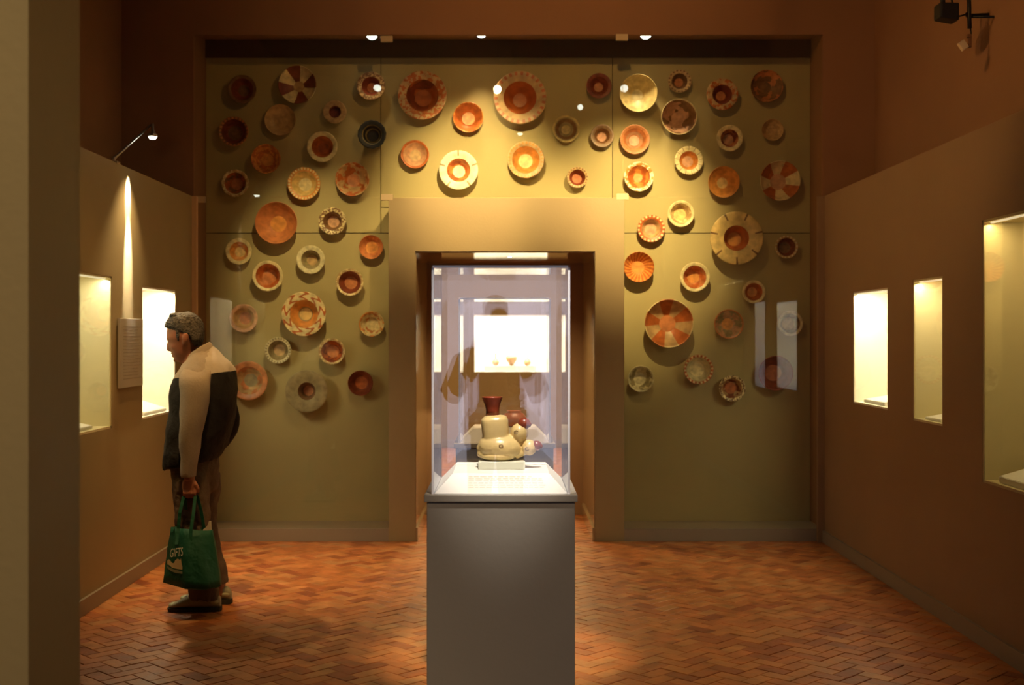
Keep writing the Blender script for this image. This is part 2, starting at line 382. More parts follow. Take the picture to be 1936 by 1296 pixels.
wedge('display_deck', XR+.03, XR+.34, 7.75, 8.2, 1.097, 1.12, 1.17, M['white'], 'white deck inside the bright niche nearest the dish wall', 'display deck', 1)
wedge('display_deck', XR+.03, XR+.34, 6.75, 7.0, 1.066, 1.08, 1.13, M['white'], 'white deck inside the narrow right niche', 'display deck', 1)
wedge('display_deck', XR+.03, XR+.34, 4.8, 5.95, .829, .86, .95, M['lining'], 'long ochre sloping deck inside the largest right showcase', 'display deck', 1)

# wall text panel left
tp = empty('text_panel', (XL+.02, 7.56, 1.23), 'square grey caption panel with faint text lines between the left niches', 'sign')
box('board', XL+.006, XL+.024, 7.334, 7.79, 1.228, 1.652, mat('caption_board', (.36, .31, .24), .5), tp, .002)
bm = bmesh.new()
for k in range(17):
    z = 1.60-k*.02; ln = random.uniform(.26, .36)
    y = 7.39
    while y < 7.39+ln:
        wd = random.uniform(.012, .035); bx(bm, XL+.0240, XL+.0246, y, y+wd, z, z+.005); y += wd+.007
bmesh.ops.translate(bm, verts=bm.verts, vec=-tp.location)
tag(tomesh(bm, 'text_lines', mat('caption_ink', (.24, .2, .15), .6), tp), kind='stuff')

# ================================================================== LAMPS
def lamp_head(name, loc, d, r, label, cat, group=None, stem=None, hood=0.0, m=None):
    e = empty(name, loc, label, cat, group); m = m or M['metal']
    q = Vector(d).normalized().to_track_quat('-Z', 'Y').to_matrix()
    bm = bmesh.new(); lathe(bm, [(.001, r*1.5), (r*.45, r*1.45), (r*.5, r*.7), (r*.95, r*.1), (r, -hood), (r*.93, -hood), (r*.93, 0), (r*.5, r*.6), (.001, r*.65)], 24)
    bmesh.ops.transform(bm, matrix=q.to_4x4(), verts=bm.verts); tomesh(bm, 'housing', m, e, True)
    bm = bmesh.new(); lathe(bm, [(.001, -.002), (r*.6, -.001), (r*.9, .004)], 24); 
    bmesh.ops.transform(bm, matrix=q.to_4x4(), verts=bm.verts); tomesh(bm, 'lens', M['lamp'], e, True)
    if stem is not None:
        bm = bmesh.new(); tube(bm, [-Vector(d).normalized()*r*1.2, Vector(stem)-Vector(loc)], .006, 8); tomesh(bm, 'stem', m, e, True)
    return e
nm = ['bright display lamp at the top of the glazing, above the left dishes', 'bright display lamp at top centre, above the two largest centre dishes', 'brightest display lamp at top, above the right dishes', 'faint small display lamp at the top, rightmost of the row']
for (p, e_, s_), lb, rr_ in zip(VL, nm, (.045, .038, .045, .022)):
    lamp_head('display_spotlight', p+Vector((0, 0, .012)), (0, -.55, -1), rr_, lb, 'lamp', 'spotlights along the display top', stem=(p.x, p.y+.02, 3.86), m=M['black'])
dls = [(p, t, lb) for (p, t, e_, s_), lb in zip(DL, ('hanging spotlight before the display, aimed above the doorway', 'hanging spotlight before the display, aimed at the right dishes', 'hanging spotlight before the display, aimed at the left dishes', 'hanging spotlight above the front case, aimed at the low right dishes'))]
for loc, tg, lb in dls+[(LA, (0, 3.93, 1.15), 'hanging spotlight aimed steeply at the front glass case'), (LB, (-1.6, 2, 1.2), 'hall spotlight on the ceiling above the camera'),
                    ((0.10, 4.9, 4.60), (0, 5.68, 1.1), 'hall spotlight on the ceiling aimed at the second glass case'),
                    ((-1.5, 5.6, 4.6), (-1.9, 7.9, 0), 'added ceiling spotlight warming the floor near the left partition'), ((1.0, 4.6, 4.6), (.9, 6.6, 0), 'added ceiling spotlight filling the right floor with light')]:
    d = Vector(tg)-Vector(loc)
    lamp_head('ceiling_spotlight', Vector(loc)-d.normalized()*(.03 if 'hanging' in lb else .15), d, .04 if 'hanging' in lb else .055, lb, 'lamp', 'ceiling spotlights of the hall', stem=(loc[0], loc[1], 5.0), m=M['black'], hood=0.0 if 'hanging' in lb else .14)
lamp_head('passage_downlight', P(964, 488, 9.62)+Vector((0, 0, .015)), (0, -.35, -1), .035, 'small bright downlight under the doorway head', 'lamp')

# arm lamp
al = empty('arm_lamp', (-2.37, 7.35, ZP), 'slim metal arm lamp clamped on the left partition top, shining down', 'lamp')
bm = bmesh.new(); tube(bm, [(0, 0, .0), (0, 0, .03), (0.01, 0.02, .045), LH-al.location+Vector((-.01, 0, .075))], [.014, .012, .009, .006], 10); tomesh(bm, 'arm', M['metal'], al, True)
bm = bmesh.new(); bx(bm, -.03, .03, -.03, .03, -.004, .01, .003); tomesh(bm, 'clamp', M['metal'], al)
bm = bmesh.new(); lathe(bm, [(.001, .085), (.008, .08), (.009, .045), (.014, .04), (.016, .026), (.03, .014), (.030, .0), (.027, 0), (.001, .012)], 20, LH-al.location); tomesh(bm, 'lamp_head', M['metal'], al, True)
bm = bmesh.new(); lathe(bm, [(.001, -.018), (.018, -.014), (.0265, .001)], 20, LH-al.location); tomesh(bm, 'bulb', M['lamp'], al, True)

# dark theatre spotlight and small camera on the upper right wall
Yf = 6.9
rf = empty('wall_projector', P(1790, 25, Yf), 'black boxy spotlight hanging from brackets, high on the upper right wall', 'lamp')
bm = bmesh.new(); bx(bm, -.055, .055, -.05, .06, -.05, .05, .012); 
for v in bm.verts: 
    if v.co.x < 0: v.co.z += .012*(-v.co.x/.055); v.co.z *= .86
tomesh(bm, 'housing', M['black'], rf)
bm = bmesh.new(); tube(bm, [(-.02, 0, .04), (-.025, 0, .09), (-.02, 0, .14)], .014, 8); tube(bm, [(.035, 0, .04), (.025, 0, .09), (.02, 0, .16)], .006, 8); tomesh(bm, 'yoke', M['black'], rf, True)
bm = bmesh.new(); tube(bm, [(.05, 0, -.02), (.08, 0, -.015), (.12, .02, .0)], .005, 8); tube(bm, [(.12, .02, 0), (.13, .05, .0), (.35, .1, .02)], .01, 8); tomesh(bm, 'bracket', M['black'], rf, True)
pc = P(1832, 50, Yf)
rc = empty('wall_camera', pc, 'small pale box sensor on a dark vertical rod, high on the right wall', 'camera')
bm = bmesh.new(); tube(bm, [(0, 0, .17), (.002, 0, .05), (.004, 0, -.01)], .012, 10); tube(bm, [(.008, 0, -.005), (.012, 0, -.04), (.01, 0, -.08)], .0045, 8); bx(bm, -.004, .3, .0, .012, .05, .062); tomesh(bm, 'rod', M['black'], rc, True)
bm = bmesh.new(); bx(bm, -.012, .012, -.012, .012, -.065, -.045, .002); bx(bm, -.004, .012, -.01, .01, -.12, -.06, .003); tomesh(bm, 'joint', mat('brown_plastic', (.2, .09, .04), .5), rc)
bm = bmesh.new(); bx(bm, -.02, .02, -.016, .016, -.026, .026, .004); bmesh.ops.rotate(bm, verts=bm.verts, matrix=Matrix.Rotation(math.radians(-35), 3, 'Y')); bmesh.ops.translate(bm, verts=bm.verts, vec=(-.035, 0, -.108)); tomesh(bm, 'sensor_box', mat('cream_plastic', (.75, .6, .42), .4), rc)

# ================================================================== PEDESTALS AND GLASS CASES
def pedestal(cx, y0, w_, dpt, h, label, group):
    e = empty('pedestal', (cx, y0+dpt/2, 0), label, 'pedestal', group)
    box('body', cx-w_/2, cx+w_/2, y0, y0+dpt, 0, h-.022, M['ped'], e, .003)
    box('cap', cx-w_/2-.008, cx+w_/2+.008, y0-.008, y0+dpt+.008, h-.022, h, M['ped'], e, .003)
    return e
def case(cx, y0, w_, dpt, z0, h, label, group):
    e = empty('case_cover', (cx, y0+dpt/2, z0), label, 'display case', group); t = .007; x0, x1, y1 = cx-w_/2, cx+w_/2, y0+dpt
    def pn(a): 
        o = box('pane', *a, [M['acrylic'], M['edge']], e)
        sz = [a[1]-a[0], a[3]-a[2], a[5]-a[4]]; k = sz.index(min(sz))
        for p in o.data.polygons:
            if abs(p.normal[k]) < .5: p.material_index = 1
    pn((x0, x1, y0, y0+t, z0, z0+h)); pn((x0, x1, y1-t, y1, z0, z0+h))
    pn((x0, x0+t, y0+t, y1-t, z0, z0+h-t)); pn((x1-t, x1, y0+t, y1-t, z0, z0+h-t)); pn((x0+t, x1-t, y0+t, y1-t, z0+h-t, z0+h))
    return e
def frustum(cx, y0, w_, dpt, z0, h, ins, label, name='case_deck'):
    e = empty(name, (cx, y0+dpt/2, z0), label, 'display deck')
    bm = bmesh.new(); a, d = w_/2-.008, dpt/2-.008; b, f = a-ins, d-ins*.8
    lo = [bm.verts.new((s*a, t*d, .0005)) for s, t in ((-1, -1), (1, -1), (1, 1), (-1, 1))]; hi = [bm.verts.new((s*b, t*f, h)) for s, t in ((-1, -1), (1, -1), (1, 1), (-1, 1))]
    bm.faces.new(lo[::-1]); bm.faces.new(hi)
    for i in range(4): bm.faces.new((lo[i], lo[(i+1) % 4], hi[(i+1) % 4], hi[i]))
    tomesh(bm, 'deck', M['white'], e)
    return e
Y1 = 3.72; CX1 = -0.0162+ -.0; W1 = .424
sc1 = F/Y1
cx1 = (947-VX)/sc1
pedestal(cx1, Y1-.012, .452, .475, 1.063, 'large grey painted pedestal in the foreground under the nearest glass case', 'grey pedestals')
case(cx1, Y1, W1, .435, 1.0635, .70, 'tall clear acrylic cover over the cream double-headed vessel', 'clear covers on pedestals')
fd = frustum(cx1, Y1, W1, .435, 1.0635, .058, .055, 'white sloped deck with a printed caption under the cream vessel')
# caption text on the sloped front
bm = bmesh.new(); sl = math.atan2(.058, .044)
def on_slope(x, s): return (x, -.435/2+.008+s*math.cos(sl), .0005+s*math.sin(sl)+.0006)
for r_ in range(6):
    s = .058-r_*.0075; x = -.10
    while x < (.13 if r_ else .09):
        wd = random.uniform(.008, .022); q = [bm.verts.new(on_slope(x, s)), bm.verts.new(on_slope(x+wd, s)), bm.verts.new(on_slope(x+wd, s+.0025)), bm.verts.new(on_slope(x, s+.0025))]
        bm.faces.new(q); x += wd+.004
tag(tomesh(bm, 'caption_lines', mat('caption_print', (.62, .54, .42), .6), fd), kind='stuff')
# second case behind
Y2 = 5.48; cx2 = (954-VX)*Y2/F
pedestal(cx2, Y2-.012, .44, .44, 1.063, 'second grey pedestal hidden behind the foreground one', 'grey pedestals')
case(cx2, Y2, .415, .41, 1.0635, .655, 'second clear acrylic cover, seen through the front case', 'clear covers on pedestals')
frustum(cx2, Y2, .415, .41, 1.0635, .058, .055, 'white sloped deck inside the second case behind')

# block and vessel
zd = 1.122; Yv = Y1+.2
blk = P(904, 887, Yv-.05); bl2 = P(993, 887, Yv-.05)
tag(box('plinth_block', blk.x, bl2.x, Yv-.05, Yv+.07, zd, zd+.024, mat('pale_block', (.62, .63, .52), .5), None, .002), 'small pale rectangular block under the cream double-headed vessel', 'block')
ves = empty('effigy_vessel', (P(950, 870, Yv).x, Yv+.01, zd+.024), 'cream pottery vessel with two red-capped bird heads and flared red spout', 'pottery')
def VP_(zx, zy, dy=0.0): return P(870+zx/5.4, 720+zy/5.4, Yv+.01)+Vector((0, dy, 0))-ves.location
sv = Yv/F/5.4
cream = mat('cream_slip', (.60, .44, .19), .32, noise_s=14, noise_a=.35); redslip = mat('red_slip', (.20, .035, .014), .3, noise_s=30, noise_a=.2)
bm = bmesh.new()
ellipsoid(bm, VP_(405, 675), (225*sv, .062, 145*sv), Matrix.Rotation(math.radians(4), 4, 'Y').to_euler(), 32)
ellipsoid(bm, VP_(215, 690), (48*sv, .022, 50*sv)); ellipsoid(bm, VP_(240, 745), (70*sv, .03, 50*sv))
ellipsoid(bm, VP_(320, 650), (110*sv, .052, 105*sv)); ellipsoid(bm, VP_(390, 765), (190*sv, .058, 60*sv))
loft(bm, [ring_pts(VP_((a+b)/2, y), Vector(((b-a)/2*sv, 0, 6*sv*((b-a) > 200))), Vector((0, hw, 0)), 28, 2.6) for y, a, b, hw in ((640, 232, 490, .042), (560, 226, 497, .045), (500, 218, 497, .046), (430, 212, 494, .046), (395, 213, 488, .045), (365, 240, 470, .038), (350, 290, 430, .02))])
ellipsoid(bm, VP_(603, 530, -.005), (92*sv, .03, 98*sv)); tube(bm, [VP_(600, 560), VP_(600, 640), VP_(560, 700)], [.018, .014, .02])
ellipsoid(bm, VP_(705, 680, -.01), (78*sv, .026, 82*sv)); tube(bm, [VP_(690, 690), VP_(640, 720), VP_(560, 740)], [.017, .016, .022])
vb = tomesh(bm, 'body', cream, ves, True)
md = vb.modifiers.new('r', 'REMESH'); md.mode = 'VOXEL'; md.voxel_size = .0022; md.use_smooth_shade = True
md = vb.modifiers.new('s', 'SMOOTH'); md.iterations = 6
bm = bmesh.new(); c0 = VP_(335, 0); rows = [(352, 70), (300, 66), (250, 76), (210, 92), (175, 105), (165, 106)]
rg = [ring_pts(VP_(332-(i*1.2), y, 0), Vector((r*sv, 0, 0)), Vector((0, r*sv, 0)), 28) for i, (y, r) in enumerate(rows)]
rg += [ring_pts(VP_(327, 166), Vector((96*sv, 0, 0)), Vector((0, 96*sv, 0)), 28), ring_pts(VP_(330, 250), Vector((60*sv, 0, 0)), Vector((0, 60*sv, 0)), 28)]
loft(bm, rg); tomesh(bm, 'spout', redslip, ves, True)
for (x, y, r, dy) in ((652, 437, 66, -.010), (778, 660, 56, -.014)):
    bm = bmesh.new(); ellipsoid(bm, VP_(x, y, dy), (r*sv, r*sv*.85, r*sv*.92)); ellipsoid(bm, VP_(x+r*.6, y+8, dy), (r*sv*.55, r*sv*.5, r*sv*.5)); tomesh(bm, 'beak', redslip, ves, True)
eyem = mat('incised_eye', (.16, .09, .04), .6)
for (x, y, dy) in ((570, 520, -.033), (683, 690, -.034), (418, 650, -.062)):
    bm = bmesh.new()
    for k in range(12):
        pass
    tube(bm, [VP_(x+20*math.cos(a), y+16*math.sin(a), dy) for a in [2*PI*k/12 for k in range(13)]], .0012, 6); tomesh(bm, 'eye_ring', eyem, ves, True)

# reddish vessel in the second case
def pot(name, loc, prof, m, label, cat, group=None, neck=None, neckm=None):
    e = empty(name, loc, label, cat, group); bm = bmesh.new(); lathe(bm, prof, 28); tomesh(bm, 'body', m, e, True, True)
    if neck: bm = bmesh.new(); lathe(bm, neck, 20); tomesh(bm, 'neck', neckm or m, e, True)
    return e
redc = mat('red_clay', (.42, .13, .05), .4, noise_s=20, noise_a=.25); buff = mat('buff_clay', (.55, .33, .18), .5, noise_s=20, noise_a=.2)
pot('low_jar', (P(972, 790, Y2+.2).x, Y2+.2, 1.1225), [(.001, 0), (.03, .002), (.055, .02), (.06, .04), (.045, .06), (.03, .068), (.034, .075), (.028, .076), (.022, .066), (.001, .03)], redc, 'low red clay jar half hidden behind the cream vessel', 'pottery')
# far showcase
fs = empty('far_showcase', (.062, 16.8, 1.03), 'dazzling white lit showcase on the far room wall beyond the doorway', 'display case')
for n, q in (('back_panel', (-.446, .57, 17.22, 17.23, 1.03, 1.835)), ('base_panel', (-.446, .57, 16.8, 17.22, 1.03, 1.045)), ('top_panel', (-.446, .57, 16.8, 17.22, 1.82, 1.835)), ('side_panel', (-.446, -.436, 16.8, 17.22, 1.045, 1.82)), ('side_panel', (.56, .57, 16.8, 17.22, 1.045, 1.82))): box(n, *q, M['white'], fs)
box('pane', -.446, .57, 16.803, 16.808, 1.03, 1.835, M['glass'], fs)
box('light_strip', -.40, .52, 16.83, 16.88, 1.805, 1.82, M['lamp_strip'], fs)
area('far_showcase_light', (.06, 16.86, 1.795), (.06, 17.02, 1.1), 42, (1, .9, .68), .9, .05)
box('riser', -.3, .42, 16.95, 17.15, 1.045, 1.12, M['white'], fs)
pp = [(.001, 0), (.02, .002), (.045, .03), (.05, .055), (.035, .085), (.015, .098), (.001, .10)]
nk = [(.013, .092), (.008, .12), (.008, .15), (.014, .175), (.010, .176), (.005, .15)]
for px, lb, sc_, kind_ in ((937, 'small round pot with dark stem neck, leftmost of three in the far case', 1.0, 0), (967, 'wide heart shaped pot, middle of three in the far case', 1.3, 1), (997, 'pale round pot with thin neck, rightmost of three in the far case', 1.0, 0)):
    x = (px-VX)*17.05/F
    pr = pp if not kind_ else [(.001, 0), (.02, .005), (.03, .03), (.055, .06), (.062, .09), (.05, .105), (.012, .108), (.001, .108)]
    pt = pot('round_pot', (x, 17.05, 1.12), pr, buff, lb, 'pottery', 'pots in the far showcase', nk, mat('neck', (.2, .15, .08) if px == 937 else (.7, .6, .4), .5)); pt.scale = (sc_,)*3

# ================================================================== WALL DISHES
def dish_mat(base, acc=None, kind='plain', n=8, amt=.5, ph=0.0, rough=.42):
    m = bpy.data.materials.new('glazed_clay'); m.use_nodes = True; nt = m.node_tree; b = nt.nodes['Principled BSDF']; L = nt.links
    b.inputs['Roughness'].default_value = rough
    def N(t, **k):
        x = nt.nodes.new(t)
        for a, v in k.items(): setattr(x, a, v)
        return x
    def Mt(op, a, b_=None, c=None):
        x = N('ShaderNodeMath', operation=op)
        for i, v in enumerate((a, b_, c)):
            if v is None: continue
            if isinstance(v, (int, float)): x.inputs[i].default_value = v
            else: L.new(v, x.inputs[i])
        return x.outputs[0]
    tc = N('ShaderNodeTexCoord'); sp = N('ShaderNodeSeparateXYZ'); L.new(tc.outputs['Object'], sp.inputs[0])
    th = Mt('ARCTAN2', sp.outputs[1], sp.outputs[0]); rho = Mt('SQRT', Mt('ADD', Mt('MULTIPLY', sp.outputs[0], sp.outputs[0]), Mt('MULTIPLY', sp.outputs[1], sp.outputs[1])))
    oi = N('ShaderNodeObjectInfo'); va = N('ShaderNodeVectorMath', operation='ADD'); cm = N('ShaderNodeCombineXYZ'); L.new(Mt('MULTIPLY', oi.outputs['Random'], 50.0), cm.inputs[0])
    L.new(tc.outputs['Object'], va.inputs[0]); L.new(cm.outputs[0], va.inputs[1])
    nz = N('ShaderNodeTexNoise'); nz.inputs['Scale'].default_value = 3.2; nz.inputs['Detail'].default_value = 6; L.new(va.outputs[0], nz.inputs['Vector'])
    nf = N('ShaderNodeMapRange'); nf.inputs[1].default_value = .35; nf.inputs[2].default_value = .65; nf.inputs[3].default_value = .74; nf.inputs[4].default_value = 1.18; L.new(nz.outputs[0], nf.inputs[0])
    acc = acc or base
    s = Mt('SINE', Mt('ADD', Mt('MULTIPLY', th, float(n)), ph))
    if kind == 'segments': f = Mt('GREATER_THAN', s, 0.0)
    elif kind == 'petals': f = Mt('GREATER_THAN', rho, Mt('ADD', Mt('MULTIPLY', s, .07), .84))
    elif kind == 'dots': f = Mt('MULTIPLY', Mt('GREATER_THAN', s, .1), Mt('MULTIPLY', Mt('GREATER_THAN', rho, .84), Mt('LESS_THAN', rho, .975)))
    elif kind == 'ticks': f = Mt('MULTIPLY', Mt('GREATER_THAN', s, .965), Mt('GREATER_THAN', rho, .72))
    elif kind == 'spiral': f = Mt('GREATER_THAN', Mt('SINE', Mt('ADD', Mt('MULTIPLY', th, float(n)), Mt('MULTIPLY', rho, 9.0))), 0.0)
    elif kind == 'blots':
        n2 = N('ShaderNodeTexNoise'); n2.inputs['Scale'].default_value = float(n); L.new(va.outputs[0], n2.inputs['Vector']); f = Mt('GREATER_THAN', n2.outputs[0], 1-amt)
    elif kind == 'floral':
        f = Mt('GREATER_THAN', Mt('SINE', Mt('ADD', Mt('MULTIPLY', th, float(n)), Mt('MULTIPLY', Mt('SINE', Mt('MULTIPLY', rho, 22.0)), 1.6))), .55)
    elif kind == 'rings': f = Mt('GREATER_THAN', Mt('SINE', Mt('MULTIPLY', rho, float(n))), .2)
    else: f = Mt('MULTIPLY', nz.outputs[0], 0.0)
    mx = N('ShaderNodeMix', data_type='RGBA'); L.new(f, mx.inputs[0]); mx.inputs[6].default_value = (*base, 1); mx.inputs[7].default_value = (*acc, 1)
    sc = N('ShaderNodeVectorMath', operation='SCALE'); L.new(mx.outputs[2], sc.inputs[0]); L.new(nf.outputs[0], sc.inputs[3]); L.new(sc.outputs[0], b.inputs['Base Color'])
    return m
C = dict(cream=(.80, .66, .36), pale=(.70, .62, .38), tan=(.56, .36, .17), terra=(.60, .22, .08), rust=(.50, .13, .03), dred=(.25, .055, .025), brown=(.24, .12, .05), ochre=(.58, .45, .20),
         olive=(.34, .27, .14), black=(.035, .04, .045), pink=(.62, .34, .20), orange=(.72, .30, .07), yel=(.78, .55, .22), white=(.86, .78, .58))
MC = {}
def dm(s):
    if s in MC: return MC[s]
    q = s.split('/'); base = C[q[0]]
    if len(q) == 1: m = dish_mat(base)
    else: m = dish_mat(base, C[q[1]], q[2], float(q[3]) if len(q) > 3 else 8, .5, float(q[4]) if len(q) > 4 else 0.0)
    MC[s] = m; return m
MESH = {}
def dish_mesh(ri, rf, D, wav):
    k = (ri, rf, D, wav)
    if k in MESH: return MESH[k]
    N = 48
    def wv(bm):
        if wav:
            for v in bm.verts:
                r = math.hypot(v.co.x, v.co.y)
                if r > .8:
                    a = math.atan2(v.co.y, v.co.x); f = 1+.018*math.sin(16*a)*(r-.8)/.2; v.co.x *= f; v.co.y *= f
    out = []
    bm = bmesh.new(); lathe(bm, [(ri, D-.075), ((ri+1)/2, D-.03), (.97, D-.005), (1.0, D-.012), (1.0, D-.04), (ri, D-.14), (rf+.1, .02), (rf+.02, 0), (.01, 0)], N); wv(bm); bmesh.ops.recalc_face_normals(bm, faces=bm.faces); me = bpy.data.meshes.new('rim'); bm.to_mesh(me); bm.free(); out.append(me)
    bm = bmesh.new(); m1 = ri*.6+rf*.4
    lathe(bm, [(ri, D-.075), (ri-.02, D-.11), (m1, (D-.075)*.5), (rf+.04, .075), (rf, .058)], N); me = bpy.data.meshes.new('well'); bm.to_mesh(me); bm.free(); out.append(me)
    bm = bmesh.new(); lathe(bm, [(rf, .058), (rf*.6, .05), (.002, .05)], N); me = bpy.data.meshes.new('base'); bm.to_mesh(me); bm.free(); out.append(me)
    for me in out:
        for p in me.polygons: p.use_smooth = True
    MESH[k] = out; return out
YR = 9.43
def dish(cx, cy, r, ri, rf, D, rim, well, base, label, wav=0, grp='L'):
    D = D*1.28
    p = P(cx, cy, YR); R = r*YR/F
    e = empty('wall_dish', (p.x, YP-.001, p.z), label, 'dish', {'L': 'dishes left of the doorway', 'C': 'dishes above the doorway', 'R': 'dishes right of the doorway'}[grp])
    e.rotation_euler = (PI/2, random.uniform(-.02, .02), 0); e.scale = (R, R, R)
    ph = random.uniform(0, 6.28) if ('segments' not in rim) else 0
    for me, n, m in zip(dish_mesh(ri, rf, D, wav), ('rim', 'well', 'base'), (rim, well, base)):
        me2 = me.copy(); me2.materials.clear(); me2.materials.append(dm(m)); o = bpy.data.objects.new(n, me2); COL.objects.link(o); o.parent = e
